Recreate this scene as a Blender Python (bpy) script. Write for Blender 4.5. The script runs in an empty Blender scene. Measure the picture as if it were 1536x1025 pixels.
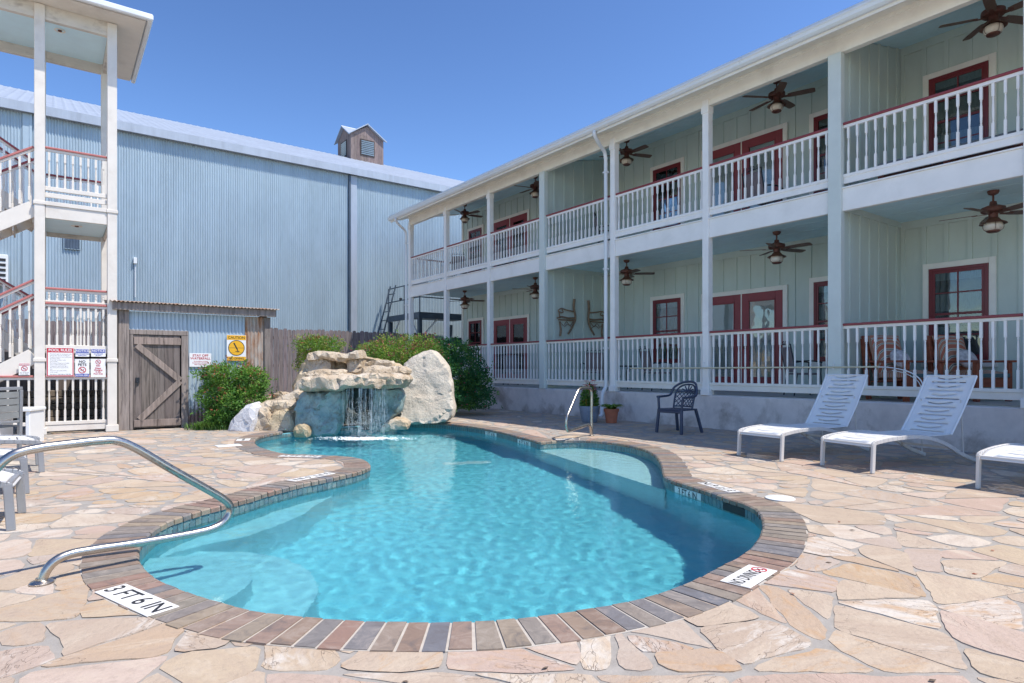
import bpy, bmesh, math, random
from mathutils import Vector, Matrix, noise
from mathutils.geometry import delaunay_2d_cdt, tessellate_polygon
R = random.Random(7)
sc = bpy.context.scene
COL = sc.collection
PI = math.pi
# ------------------------------------------------------------------ camera frame (world axes run along the two buildings)
F, HC, CX, HY = 937.0, 1.15, 768.0, 553.0      # focal length in photo pixels, eye height, centre column, horizon row
CR, SR = .806, .592
def c2w(X, Y, z=0.0): return Vector((CR*X + SR*Y, -SR*X + CR*Y, z))
def G(x, y, z=0.0):                            # photo pixel -> point on the level z
    Y = F*(HC - z)/(y - HY); return c2w((x - CX)/F*Y, Y, z)
def W(x, y, Y): return c2w((x - CX)/F*Y, Y, HC + (HY - y)*Y/F)
def PV(x, v):                                  # u on the plane v at column x
    t = (x - CX)/F; return v*(SR + CR*t)/(CR - SR*t)
# ------------------------------------------------------------------ materials
def nd(nt, typ, **kw):
    n = nt.nodes.new(typ)
    for k, v in kw.items():
        if k in n.inputs: n.inputs[k].default_value = v
        else: setattr(n, k, v)
    return n
def rgba(c): return (c[0], c[1], c[2], 1)
def ramp(nt, fac, stops, interp='LINEAR'):
    r = nt.nodes.new('ShaderNodeValToRGB'); r.color_ramp.interpolation = interp
    el = r.color_ramp.elements
    while len(el) < len(stops): el.new(.5)
    for e, (p, c) in zip(el, stops):
        e.position = p; e.color = rgba(c) if hasattr(c, '__len__') else (c, c, c, 1)
    nt.links.new(fac, r.inputs[0]); return r.outputs[0]
def mix(nt, fac, a, b, mode='MIX'):
    m = nt.nodes.new('ShaderNodeMix'); m.data_type = 'RGBA'; m.blend_type = mode
    for s, v in ((m.inputs[0], fac), (m.inputs[6], a), (m.inputs[7], b)):
        if isinstance(v, bpy.types.NodeSocket): nt.links.new(v, s)
        elif hasattr(v, '__len__'): s.default_value = rgba(v)
        else: s.default_value = v
    return m.outputs[2]
def newmat(name):
    m = bpy.data.materials.new(name); m.use_nodes = True
    nt = m.node_tree; b = nt.nodes['Principled BSDF']; return m, nt, b
def coords(nt, scale=(1, 1, 1), obj=True):
    tc = nt.nodes.new('ShaderNodeTexCoord'); mp = nt.nodes.new('ShaderNodeMapping')
    mp.inputs['Scale'].default_value = scale
    nt.links.new(tc.outputs['Object'], mp.inputs[0]); return mp.outputs[0]
def tex(nt, vec, scale, detail=4, rough=.55, dist=0):
    n = nd(nt, 'ShaderNodeTexNoise', Scale=scale, Detail=detail, Roughness=rough, Distortion=dist)
    nt.links.new(vec, n.inputs['Vector']); return n.outputs['Fac']
def bump(nt, b, h, strength=.3, dist=.01):
    bp = nd(nt, 'ShaderNodeBump', Strength=strength, Distance=dist)
    nt.links.new(h, bp.inputs['Height']); nt.links.new(bp.outputs[0], b.inputs['Normal'])
def pmat(name, col, rough=.55, var=.08, scale=6, bmp=.15, bd=.004, metal=0, stretch=(1, 1, 1), dirt=None, dirtamt=.5, dscale=1.7, spec=.5):
    m, nt, b = newmat(name)
    v = coords(nt, stretch)
    n1 = tex(nt, v, scale, 5, .6)
    lo = [c*(1 - var) for c in col]; hi = [min(1, c*(1 + var)) for c in col]
    c = ramp(nt, n1, [(.3, lo), (.7, hi)])
    if dirt:
        n2 = tex(nt, v, dscale, 6, .65, .3)
        f = ramp(nt, n2, [(.5, 0), (.5 + .25, dirtamt)])
        c = mix(nt, f, c, dirt)
    nt.links.new(c, b.inputs['Base Color'])
    b.inputs['Roughness'].default_value = rough; b.inputs['Metallic'].default_value = metal
    b.inputs['Specular IOR Level'].default_value = spec
    rr = ramp(nt, n1, [(.3, max(0, rough - .08)), (.7, min(1, rough + .08))]); nt.links.new(rr, b.inputs['Roughness'])
    if bmp: bump(nt, b, tex(nt, v, scale*6, 4), bmp, bd)
    return m
M = {}
M['white'] = pmat('white_paint', (.90, .885, .86), .5, .04, 3, .1, dirt=(.55, .52, .47), dirtamt=.25)
M['cream'] = pmat('cream_paint', (.86, .83, .76), .5, .05, 3, .1, dirt=(.5, .46, .4), dirtamt=.3)
M['towercream'] = pmat('tower_cream_paint', (.70, .66, .60), .55, .05, 4, .12, dirt=(.42, .36, .3), dirtamt=.35, dscale=2.2)
M['beam'] = pmat('mildewed_cream_paint', (.62, .58, .52), .6, .08, 4, .15, dirt=(.2, .17, .15), dirtamt=.8, dscale=2.6, stretch=(1, 1, 2))
M['red'] = pmat('red_paint', (.27, .045, .055), .45, .1, 4, .1)
M['maroon'] = pmat('maroon_window_paint', (.18, .02, .026), .4, .1, 4, .1)
M['redsun'] = pmat('sunlit_red_paint', (.44, .15, .14), .55, .12, 5, .1)  # lighter copy of the red for rails in sun; sunlight put into the colour
M['siding'] = pmat('sage_siding', (.56, .635, .585), .6, .06, 2.5, .12, stretch=(1, 1, .4))
M['sage'] = pmat('sage_post_paint', (.64, .70, .67), .55, .05, 3, .1)
M['haint'] = pmat('pale_blue_ceiling_paint', (.62, .85, .95), .5, .04, 3, .05)
M['floor'] = pmat('porch_floor_paint', (.55, .54, .52), .6, .1, 4)
M['galv'] = pmat('white_gutter_metal', (.74, .76, .78), .35, .04, 3, .03, metal=.1)
M['roof'] = pmat('roof_metal', (.62, .66, .68), .4, .05, 3, .05, metal=.35)
M['bronze'] = pmat('bronze_metal', (.15, .06, .045), .45, .2, 12, .1, metal=.35)
M['bronzelit'] = pmat('lit_bronze_metal', (.20, .10, .065), .45, .2, 12, .1, metal=.3)  # lighter copy of the bronze for lamp shades, lit tone put into the colour
M['blade'] = pmat('walnut_blade', (.14, .085, .065), .5, .2, 10, .1, stretch=(1, 8, 8))
M['globe'] = pmat('seeded_glass_globe', (.72, .66, .56), .25, .05, 20, .1)
M['steel'] = pmat('brushed_steel', (.50, .46, .41), .30, .06, 30, .03, metal=1)
M['iron'] = pmat('dark_iron', (.03, .035, .045), .5, .2, 10, .1, metal=.2)
M['sling'] = pmat('dusty_sling_fabric', (.25, .21, .22), .8, .1, 40, .2)
M['resin'] = pmat('navy_resin', (.04, .055, .10), .42, .1, 14, .08)
M['lounge'] = pmat('white_sling_plastic', (.78, .78, .78), .45, .03, 5, .04)
M['loungeframe'] = pmat('taupe_white_frame', (.62, .60, .58), .4, .05, 6, .05)
M['greyframe'] = pmat('grey_aluminium', (.30, .31, .33), .4, .06, 8, .05, metal=.3)
M['greyslat'] = pmat('grey_slat', (.22, .23, .23), .6, .1, 8, .1)
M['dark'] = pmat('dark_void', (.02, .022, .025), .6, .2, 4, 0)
M['curtain'] = pmat('sheer_curtain', (.80, .82, .82), .9, .06, 20, .1)
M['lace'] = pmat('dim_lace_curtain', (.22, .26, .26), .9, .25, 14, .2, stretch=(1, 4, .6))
M['terracotta'] = pmat('terracotta', (.40, .13, .07), .75, .15, 10, .15)
M['bluepot'] = pmat('blue_grey_pot', (.22, .27, .36), .55, .2, 9, .2)
M['soil'] = pmat('potting_soil', (.04, .03, .022), .9, .3, 20, .6, .02)
M['cedar'] = pmat('red_cedar', (.30, .085, .045), .5, .25, 4, .1, stretch=(1, 6, 6))
M['twig'] = pmat('peeled_branch', (.24, .16, .10), .7, .35, 12, .4, stretch=(1, 1, 1))
M['concrete_floor'] = pmat('mortar', (.32, .295, .265), .9, .15, 9, .5, .006)
M['plaster'] = pmat('pool_plaster', (.25, .62, .71), .7, .10, 26, .1, dirt=(.16, .54, .66), dirtamt=.6, dscale=9)
M['shelfplaster'] = pmat('pale_plaster', (.86, .88, .87), .7, .06, 20, .1)
M['signwhite'] = pmat('sign_white', (.78, .78, .78), .4, .02, 4, 0)
M['signred'] = pmat('sign_red', (.50, .02, .04), .4, .05, 4, 0)
M['signblue'] = pmat('sign_blue', (.02, .05, .36), .4, .05, 4, 0)
M['signyellow'] = pmat('sign_yellow', (.80, .42, .01), .4, .05, 4, 0)
M['ink'] = pmat('black_ink', (.015, .015, .018), .5, .1, 4, 0)
M['tilewhite'] = pmat('marker_tile', (.76, .75, .72), .3, .03, 8, .03)
M['pole'] = pmat('pale_yellow_pole', (.66, .60, .42), .4, .05, 4, 0)
M['pvc'] = pmat('white_plastic', (.78, .80, .80), .35, .03, 6, 0)
M['patina'] = pmat('platform_steel', (.07, .10, .14), .5, .2, 4, .1, metal=.2)
M['pillow'] = pmat('floral_pillow', (.55, .52, .54), .9, .3, 26, .2)
M['bark'] = pmat('stem_bark', (.12, .085, .06), .85, .3, 12, .4)
M['yellowcap'] = pmat('yellow_plastic', (.6, .45, .12), .5, .05, 5, 0)
M['stonewall'] = None
def wood(name, base, dark, grain=(9, 9, .7), warm=None):
    m, nt, b = newmat(name); v = coords(nt, grain)
    n = tex(nt, v, 3.2, 8, .7, .6); n2 = tex(nt, coords(nt), .9, 3, .5)
    at = nd(nt, 'ShaderNodeAttribute', attribute_name='tint')
    c = ramp(nt, n, [(.28, dark), (.5, base), (.75, [min(1, x*1.45) for x in base])])
    c = mix(nt, .75, c, at.outputs['Color'], 'MULTIPLY')
    if warm: c = mix(nt, ramp(nt, n2, [(.45, 0), (.7, .7)]), c, warm)
    nt.links.new(c, b.inputs['Base Color']); b.inputs['Roughness'].default_value = .85
    bump(nt, b, n, .6, .006); return m
M['oldwood'] = wood('weathered_grey_wood', (.235, .20, .18), (.055, .044, .04), (7, 7, .5))
M['fencewood'] = wood('grey_fence_wood', (.20, .17, .172), (.055, .045, .05), (7, 7, .5))
M['doorwood'] = wood('dark_plank_wood', (.165, .138, .125), (.028, .022, .02), (7, 7, .45))
M['cupwood'] = wood('cupola_wood', (.22, .17, .16), (.08, .06, .06))
def corr(name, base, rust=None, metal=.25, lowrust=False):
    m, nt, b = newmat(name); v = coords(nt, (1, 1, .25)); n = tex(nt, v, 1.3, 5, .6); n2 = tex(nt, v, 9, 4, .6)
    c = ramp(nt, n, [(.3, [x*.86 for x in base]), (.7, [min(1, x*1.1) for x in base])])
    c = mix(nt, ramp(nt, n2, [(.35, 0), (.75, .35)]), c, [x*1.25 for x in base])
    n5 = tex(nt, coords(nt, (5, 5, .10)), 1.6, 6, .65)
    c = mix(nt, ramp(nt, n5, [(.52, 0), (.7, .35)]), c, [x*.72 for x in base])
    c = mix(nt, ramp(nt, n5, [(.28, .3), (.42, 0)]), c, [min(.8, x*1.3) for x in base])
    if rust:
        sx = nd(nt, 'ShaderNodeSeparateXYZ'); nt.links.new(coords(nt), sx.inputs[0])
        nn = tex(nt, coords(nt, (3, 3, .8)), 2.4, 6, .7)
        if lowrust:
            md = nd(nt, 'ShaderNodeMath', operation='MULTIPLY_ADD'); nt.links.new(sx.outputs[2], md.inputs[0])
            md.inputs[1].default_value = -1.4; md.inputs[2].default_value = .75
            ad = nd(nt, 'ShaderNodeMath', operation='ADD'); nt.links.new(md.outputs[0], ad.inputs[0]); nt.links.new(nn, ad.inputs[1])
            f = ramp(nt, ad.outputs[0], [(.55, 0), (.9, .9)])
        else: f = ramp(nt, nn, [(.35, 0), (.62, .95)])
        c = mix(nt, f, c, rust)
    nt.links.new(c, b.inputs['Base Color']); b.inputs['Roughness'].default_value = .5; b.inputs['Metallic'].default_value = metal
    bump(nt, b, n2, .08, .004); return m
M['barn'] = corr('blue_grey_corrugated_metal', (.355, .445, .505))
M['barnroof'] = corr('pale_roof_metal', (.355, .405, .475), metal=.15)
M['shedmetal'] = corr('galvanised_sheet', (.42, .52, .60), (.20, .10, .07), .2, True)
M['rustmetal'] = corr('rusty_sheet', (.46, .44, .40), (.30, .13, .05), .1)
# stone flags: every stone carries its own random numbers in the face attribute 'stone'
def flag_mat():
    m, nt, b = newmat('flagstone')
    at = nd(nt, 'ShaderNodeAttribute', attribute_name='stone')
    sp = nd(nt, 'ShaderNodeSeparateColor'); nt.links.new(at.outputs['Color'], sp.inputs[0])
    tc = nt.nodes.new('ShaderNodeTexCoord')
    off = nd(nt, 'ShaderNodeVectorMath', operation='MULTIPLY_ADD')
    nt.links.new(at.outputs['Color'], off.inputs[0]); off.inputs[1].default_value = (37, 53, 71)
    nt.links.new(tc.outputs['Object'], off.inputs[2]); v = off.outputs[0]
    rot = nd(nt, 'ShaderNodeVectorRotate', rotation_type='Z_AXIS'); nt.links.new(v, rot.inputs['Vector'])
    mm = nd(nt, 'ShaderNodeMath', operation='MULTIPLY'); nt.links.new(sp.outputs[1], mm.inputs[0]); mm.inputs[1].default_value = 6.28
    nt.links.new(mm.outputs[0], rot.inputs['Angle'])
    st = nd(nt, 'ShaderNodeMapping'); st.inputs['Scale'].default_value = (1, 2.6, 1); nt.links.new(rot.outputs[0], st.inputs[0])
    base = ramp(nt, sp.outputs[0], [(0, (.47, .375, .265)), (.16, (.42, .335, .265)), (.34, (.47, .38, .29)), (.52, (.43, .36, .305)), (.68, (.45, .335, .275)), (.82, (.57, .51, .43)), (.93, (.44, .325, .215)), (1, (.425, .33, .285))])
    n1 = tex(nt, st.outputs[0], 2.2, 6, .62, .4); n2 = tex(nt, st.outputs[0], 5.5, 8, .68, .8); n3 = tex(nt, v, 34, 4, .6)
    n4 = tex(nt, v, 1.1, 3, .5)
    c = mix(nt, ramp(nt, n1, [(.30, .65), (.52, 0)]), base, (.39, .30, .235))
    c = mix(nt, ramp(nt, n1, [(.55, 0), (.74, .75)]), c, (.57, .49, .39))
    f = nd(nt, 'ShaderNodeMath', operation='MULTIPLY'); nt.links.new(ramp(nt, n2, [(.50, 0), (.64, 1)]), f.inputs[0])
    nt.links.new(ramp(nt, sp.outputs[2], [(.45, .03), (.95, .6)]), f.inputs[1])
    c = mix(nt, f.outputs[0], c, (.45, .265, .125))
    f2 = nd(nt, 'ShaderNodeMath', operation='MULTIPLY'); nt.links.new(ramp(nt, n4, [(.56, 0), (.6, 1)]), f2.inputs[0])
    nt.links.new(ramp(nt, n2, [(.36, 1), (.52, 0)]), f2.inputs[1])
    c = mix(nt, f2.outputs[0], c, (.56, .51, .45))
    c = mix(nt, ramp(nt, n3, [(.25, .4), (.48, 0)]), c, (.30, .235, .195))
    vo = nd(nt, 'ShaderNodeTexVoronoi', feature='DISTANCE_TO_EDGE', Scale=2.3); 
    wob = nd(nt, 'ShaderNodeVectorMath', operation='ADD'); nt.links.new(st.outputs[0], wob.inputs[0])
    nn = nd(nt, 'ShaderNodeTexNoise', Scale=3.0, Detail=4); nt.links.new(st.outputs[0], nn.inputs['Vector']); nt.links.new(nn.outputs['Color'], wob.inputs[1])
    nt.links.new(wob.outputs[0], vo.inputs['Vector'])
    crack = ramp(nt, vo.outputs['Distance'], [(.0, 1), (.012, 0)])
    fc = nd(nt, 'ShaderNodeMath', operation='MULTIPLY'); nt.links.new(crack, fc.inputs[0]); nt.links.new(ramp(nt, n4, [(.5, 0), (.56, .7)]), fc.inputs[1])
    c = mix(nt, fc.outputs[0], c, (.26, .19, .15))
    nt.links.new(c, b.inputs['Base Color']); b.inputs['Roughness'].default_value = .86; b.inputs['Specular IOR Level'].default_value = .18
    h = nd(nt, 'ShaderNodeMath', operation='MULTIPLY_ADD'); nt.links.new(n2, h.inputs[0]); h.inputs[1].default_value = 1.5; nt.links.new(n3, h.inputs[2])
    h2 = nd(nt, 'ShaderNodeMath', operation='SUBTRACT'); nt.links.new(h.outputs[0], h2.inputs[0]); nt.links.new(fc.outputs[0], h2.inputs[1])
    bump(nt, b, h2.outputs[0], .7, .007); return m
M['flag'] = flag_mat()
def brick_mat(name, stops, rough=.6):
    m, nt, b = newmat(name); at = nd(nt, 'ShaderNodeAttribute', attribute_name='stone')
    sp = nd(nt, 'ShaderNodeSeparateColor'); nt.links.new(at.outputs['Color'], sp.inputs[0])
    tc = nt.nodes.new('ShaderNodeTexCoord'); off = nd(nt, 'ShaderNodeVectorMath', operation='MULTIPLY_ADD')
    nt.links.new(at.outputs['Color'], off.inputs[0]); off.inputs[1].default_value = (17, 23, 31); nt.links.new(tc.outputs['Object'], off.inputs[2])
    n = tex(nt, off.outputs[0], 9, 7, .7, 1.0); n2 = tex(nt, off.outputs[0], 60, 3, .6)
    c = ramp(nt, sp.outputs[0], stops)
    c = mix(nt, ramp(nt, n, [(.3, .75), (.5, 0)]), c, (.12, .105, .10)); c = mix(nt, ramp(nt, n, [(.52, 0), (.75, .6)]), c, (.42, .36, .31))
    nt.links.new(c, b.inputs['Base Color']); b.inputs['Roughness'].default_value = rough
    bump(nt, b, n, .5, .006); return m
M['slate'] = brick_mat('slate_coping', [(0, (.215, .145, .11)), (.2, (.27, .195, .14)), (.36, (.20, .185, .175)), (.5, (.30, .235, .165)), (.64, (.155, .155, .17)), (.76, (.26, .215, .17)), (.9, (.27, .165, .125)), (1, (.215, .19, .15))])
M['tile'] = brick_mat('waterline_tile', [(0, (.09, .17, .20)), (.3, (.12, .22, .24)), (.5, (.17, .25, .24)), (.7, (.26, .29, .25)), (.85, (.40, .37, .30)), (1, (.48, .43, .34))], .3)
M['grout'] = pmat('pale_grout', (.46, .42, .37), .9, .1, 20, .3)
M['wallstone'] = brick_mat('dry_stone', [(0, (.16, .13, .10)), (.5, (.22, .18, .14)), (1, (.13, .105, .085))], .9)
def rock_mat(name, a, b2, c3, dark, wet=0, bs=.9, ck=.22, cs=3.2):
    m, nt, b = newmat(name); v = coords(nt); oi = nd(nt, 'ShaderNodeObjectInfo')
    off = nd(nt, 'ShaderNodeVectorMath', operation='ADD'); nt.links.new(v, off.inputs[0]); nt.links.new(oi.outputs['Location'], off.inputs[1]); v = off.outputs[0]
    n1 = tex(nt, v, 1.7, 6, .62, .4); n2 = tex(nt, v, 4.5, 9, .7, .5); n3 = tex(nt, v, 22, 5, .65)
    c = ramp(nt, n1, [(.3, a), (.5, b2), (.68, c3)])
    c = mix(nt, ramp(nt, n2, [(.30, .8), (.47, 0)]), c, dark)
    c = mix(nt, ramp(nt, n2, [(.58, 0), (.72, .45)]), c, [min(.8, x*1.25) for x in c3])
    c = mix(nt, ramp(nt, n3, [(.3, .35), (.5, 0)]), c, dark)
    nt.links.new(c, b.inputs['Base Color']); b.inputs['Roughness'].default_value = .9 - .4*wet
    vo = nd(nt, 'ShaderNodeTexVoronoi', feature='DISTANCE_TO_EDGE', Scale=cs)
    wob = nd(nt, 'ShaderNodeVectorMath', operation='MULTIPLY_ADD'); nn = nd(nt, 'ShaderNodeTexNoise', Scale=2.5, Detail=5)
    nt.links.new(v, nn.inputs['Vector']); nt.links.new(nn.outputs['Color'], wob.inputs[0]); wob.inputs[1].default_value = (.6, .6, .6); nt.links.new(v, wob.inputs[2])
    nt.links.new(wob.outputs[0], vo.inputs['Vector'])
    h = nd(nt, 'ShaderNodeMath', operation='MULTIPLY_ADD'); nt.links.new(n3, h.inputs[0]); h.inputs[1].default_value = .35; nt.links.new(n2, h.inputs[2])
    h2 = nd(nt, 'ShaderNodeMath', operation='MULTIPLY_ADD'); nt.links.new(ramp(nt, vo.outputs['Distance'], [(0, 0), (.05, 1)]), h2.inputs[0]); h2.inputs[1].default_value = ck; nt.links.new(h.outputs[0], h2.inputs[2])
    bump(nt, b, h2.outputs[0], bs, .05); return m
M['limestone'] = rock_mat('limestone', (.40, .28, .16), (.53, .44, .33), (.62, .56, .47), (.24, .165, .095))
M['slabstone'] = rock_mat('pale_slab_stone', (.50, .44, .36), (.55, .50, .42), (.60, .55, .47), (.38, .33, .27), ck=.16, cs=.9)
M['tanstone'] = rock_mat('tan_stone', (.45, .33, .19), (.52, .42, .28), (.60, .52, .40), (.30, .2, .11))
M['greystone'] = rock_mat('pale_grey_stone', (.50, .50, .53), (.58, .58, .60), (.66, .66, .68), (.36, .35, .36), bs=.5)
M['wetstone'] = rock_mat('wet_algae_stone', (.13, .20, .19), (.25, .35, .35), (.42, .48, .45), (.14, .085, .045), .6, .5)
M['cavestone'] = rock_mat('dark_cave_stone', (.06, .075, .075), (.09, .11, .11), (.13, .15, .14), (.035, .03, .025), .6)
# stained porch wall
def stain_mat():
    m, nt, b = newmat('stained_concrete'); v = coords(nt)
    n1 = tex(nt, v, .9, 7, .68, .2); n2 = tex(nt, v, 5, 6, .65); n3 = tex(nt, coords(nt, (1, 1, .35)), 2.3, 5, .6)
    c = ramp(nt, n2, [(.3, (.62, .575, .56)), (.7, (.74, .685, .66))])
    sx = nd(nt, 'ShaderNodeSeparateXYZ'); nt.links.new(v, sx.inputs[0])
    md = nd(nt, 'ShaderNodeMath', operation='MULTIPLY_ADD'); nt.links.new(sx.outputs[2], md.inputs[0]); md.inputs[1].default_value = -.22; nt.links.new(n1, md.inputs[2])
    c = mix(nt, ramp(nt, md.outputs[0], [(.44, 0), (.58, .75)]), c, (.26, .22, .19))
    c = mix(nt, ramp(nt, n3, [(.58, 0), (.76, .35)]), c, (.36, .33, .33))
    nt.links.new(c, b.inputs['Base Color']); b.inputs['Roughness'].default_value = .85; bump(nt, b, n2, .35, .01); return m
M['stain'] = stain_mat()
def stripe_mat():
    m, nt, b = newmat('striped_cushion'); v = coords(nt)
    w = nd(nt, 'ShaderNodeTexWave', Scale=4.6, Distortion=0); w.bands_direction = 'Y'; nt.links.new(v, w.inputs['Vector'])
    c = ramp(nt, w.outputs['Fac'], [(0, (.50, .16, .10)), (.25, (.62, .58, .46)), (.45, (.10, .16, .17)), (.6, (.62, .58, .48)), (.8, (.52, .22, .14))], 'CONSTANT')
    nt.links.new(c, b.inputs['Base Color']); b.inputs['Roughness'].default_value = .9; return m
M['stripe'] = stripe_mat()
def leaf_mat(name, col, trans=.35):
    m, nt, b = newmat(name); oi = coords(nt); n = tex(nt, oi, 3, 3); n2 = tex(nt, oi, 40, 2)
    c = ramp(nt, n, [(.3, [x*.72 for x in col]), (.7, [x*1.25 for x in col])]); c = mix(nt, ramp(nt, n2, [(.3, .3), (.6, 0)]), c, [x*.5 for x in col])
    nt.links.new(c, b.inputs['Base Color']); b.inputs['Roughness'].default_value = .5
    t = nd(nt, 'ShaderNodeBsdfTranslucent'); nt.links.new(c, t.inputs[0]); ms = nd(nt, 'ShaderNodeMixShader', Fac=trans)
    out = nt.nodes['Material Output']; nt.links.new(b.outputs[0], ms.inputs[1]); nt.links.new(t.outputs[0], ms.inputs[2]); nt.links.new(ms.outputs[0], out.inputs[0]); return m
LEAF = {k: leaf_mat('leaf_' + k, c) for k, c in dict(green=(.13, .30, .045), bright=(.19, .35, .05), dark=(.05, .15, .03), deep=(.03, .16, .05), yellow=(.36, .41, .07), rust=(.42, .15, .08), pink=(.42, .12, .12), magenta=(.62, .06, .18), crimson=(.62, .015, .03), white=(.7, .7, .62), gold=(.75, .45, .03), grass=(.13, .23, .05)).items()}
def glass_mat():
    m, nt, b = newmat('window_glass'); out = nt.nodes['Material Output']
    tr = nd(nt, 'ShaderNodeBsdfTransparent'); tr.inputs[0].default_value = (.82, .86, .86, 1); gl = nd(nt, 'ShaderNodeBsdfGlossy', Roughness=.02)
    fr = nd(nt, 'ShaderNodeFresnel', IOR=1.5); ad = nd(nt, 'ShaderNodeMath', operation='ADD'); nt.links.new(fr.outputs[0], ad.inputs[0]); ad.inputs[1].default_value = .05
    v = coords(nt); bp = nd(nt, 'ShaderNodeBump', Strength=.12, Distance=.02); nt.links.new(tex(nt, v, 2.6, 2), bp.inputs['Height']); nt.links.new(bp.outputs[0], gl.inputs['Normal'])
    ms = nd(nt, 'ShaderNodeMixShader'); nt.links.new(ad.outputs[0], ms.inputs[0]); nt.links.new(tr.outputs[0], ms.inputs[1]); nt.links.new(gl.outputs[0], ms.inputs[2]); nt.links.new(ms.outputs[0], out.inputs[0]); return m
M['glass'] = glass_mat()
# ------------------------------------------------------------------ mesh builder
class MB:
    def __init__(s): s.v = []; s.f = []; s.t = []; s.mi = []; s.M = Matrix.Identity(4); s.cur = 0; s.tint = None
    def add(s, vs, fs):
        o = len(s.v); s.v += [s.M @ Vector(p) for p in vs]
        for f in fs: s.f.append([i + o for i in f]); s.mi.append(s.cur); s.t.append(s.tint)
        return s
    def box(s, x0, x1, y0, y1, z0, z1):
        return s.add([(x0, y0, z0), (x1, y0, z0), (x1, y1, z0), (x0, y1, z0), (x0, y0, z1), (x1, y0, z1), (x1, y1, z1), (x0, y1, z1)],
                     [(3, 2, 1, 0), (4, 5, 6, 7), (0, 1, 5, 4), (1, 2, 6, 5), (2, 3, 7, 6), (3, 0, 4, 7)])
    def bar(s, a, b, w, h, up=(0, 0, 1)):          # rectangular bar from a to b
        a, b = Vector(a), Vector(b); d = (b - a).normalized(); up = Vector(up)
        sd = d.cross(up)
        if sd.length < 1e-4: sd = d.cross(Vector((1, 0, 0)))
        sd.normalize(); u = sd.cross(d).normalized(); x = sd*w/2; y = u*h/2
        return s.add([a - x - y, a + x - y, a + x + y, a - x + y, b - x - y, b + x - y, b + x + y, b - x + y],
                     [(0, 1, 2, 3), (7, 6, 5, 4), (0, 4, 5, 1), (1, 5, 6, 2), (2, 6, 7, 3), (3, 7, 4, 0)])
    def tube(s, pts, r, n=8, closed=False, caps=True):
        pts = [Vector(p) for p in pts]; L = len(pts); rs = r if hasattr(r, '__len__') else [r]*L
        o = []; fs = []; prev = None
        for i, p in enumerate(pts):
            if closed: d = (pts[(i + 1) % L] - pts[i - 1])
            else: d = pts[min(i + 1, L - 1)] - pts[max(i - 1, 0)]
            if d.length < 1e-9: d = Vector((0, 0, 1))
            d.normalize()
            if prev is None:
                a = Vector((0, 0, 1)) if abs(d.z) < .9 else Vector((1, 0, 0)); prev = d.cross(a).normalized()
            prev = (prev - d*prev.dot(d)).normalized(); q = d.cross(prev)
            for k in range(n): an = 2*PI*k/n; o.append(p + (prev*math.cos(an) + q*math.sin(an))*rs[i])
        for i in range(L if closed else L - 1):
            j = (i + 1) % L
            for k in range(n): fs.append((i*n + k, i*n + (k + 1) % n, j*n + (k + 1) % n, j*n + k))
        if caps and not closed: fs.append(tuple(range(n))[::-1]); fs.append(tuple(range((L - 1)*n, L*n)))
        return s.add(o, fs)
    def lathe(s, prof, n=16, c=(0, 0, 0), rot=0, cap=True):
        o = []; fs = []
        for r, z in prof:
            for k in range(n): a = 2*PI*k/n + rot; o.append((c[0] + r*math.cos(a), c[1] + r*math.sin(a), c[2] + z))
        L = len(prof)
        for i in range(L - 1):
            for k in range(n): fs.append((i*n + k, i*n + (k + 1) % n, (i + 1)*n + (k + 1) % n, (i + 1)*n + k))
        if cap: fs.append(tuple(range(n))[::-1]); fs.append(tuple(range((L - 1)*n, L*n)))
        return s.add(o, fs)
    def prism(s, poly, z0, z1):
        n = len(poly); o = [(p[0], p[1], z0) for p in poly] + [(p[0], p[1], z1) for p in poly]
        fs = [(i, (i + 1) % n, n + (i + 1) % n, n + i) for i in range(n)]
        tri = tessellate_polygon([[Vector((p[0], p[1], 0)) for p in poly]])
        fs += [tuple(n + i for i in t) for t in tri] + [tuple(t)[::-1] for t in tri]
        return s.add(o, fs)
    def build(s, name, mat, parent=None, smooth=None, bevel=0, world=False, fix=True):
        me = bpy.data.meshes.new(name); off = Vector((0, 0, 0))
        if world and parent is not None:
            p = parent
            while p is not None: off += p.location; p = p.parent
        me.from_pydata([v - off for v in s.v], [], s.f)
        mats = mat if isinstance(mat, (list, tuple)) else [mat]
        for m in mats: me.materials.append(m)
        if len(mats) > 1: me.polygons.foreach_set('material_index', s.mi)
        if any(t is not None for t in s.t):
            a = me.attributes.new('tint' if not getattr(s, 'stone', False) else 'stone', 'FLOAT_COLOR', 'FACE')
            fl = []
            for t in s.t: fl += list(t if t is not None else (1, 1, 1)) + [1]
            a.data.foreach_set('color', fl)
        if fix:
            bm = bmesh.new(); bm.from_mesh(me); bmesh.ops.recalc_face_normals(bm, faces=bm.faces); bm.to_mesh(me); bm.free()
        if smooth is not None:
            me.polygons.foreach_set('use_smooth', [True]*len(me.polygons))
            if smooth < 180: me.set_sharp_from_angle(angle=math.radians(smooth))
        me.update()
        o = bpy.data.objects.new(name, me); COL.objects.link(o)
        if parent is not None: o.parent = parent
        if bevel:
            b = o.modifiers.new('bevel', 'BEVEL'); b.width = bevel; b.segments = 1; b.limit_method = 'ANGLE'
        return o
def tag(o, label, cat, group=None):
    o['label'] = label; o['category'] = cat
    if group: o['group'] = group
    return o
def thing(name, loc, label, cat, group=None, rz=0):
    o = bpy.data.objects.new(name, None); COL.objects.link(o); o.location = loc; o.rotation_euler = (0, 0, rz); o.empty_display_size = .2
    return tag(o, label, cat, group)
def struct(o, kind='structure'): o['kind'] = kind; return o
def copy_tree(o, parent=None):
    c = o.copy(); COL.objects.link(c); c.parent = parent
    for ch in list(o.children): copy_tree(ch, c)
    return c
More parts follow.
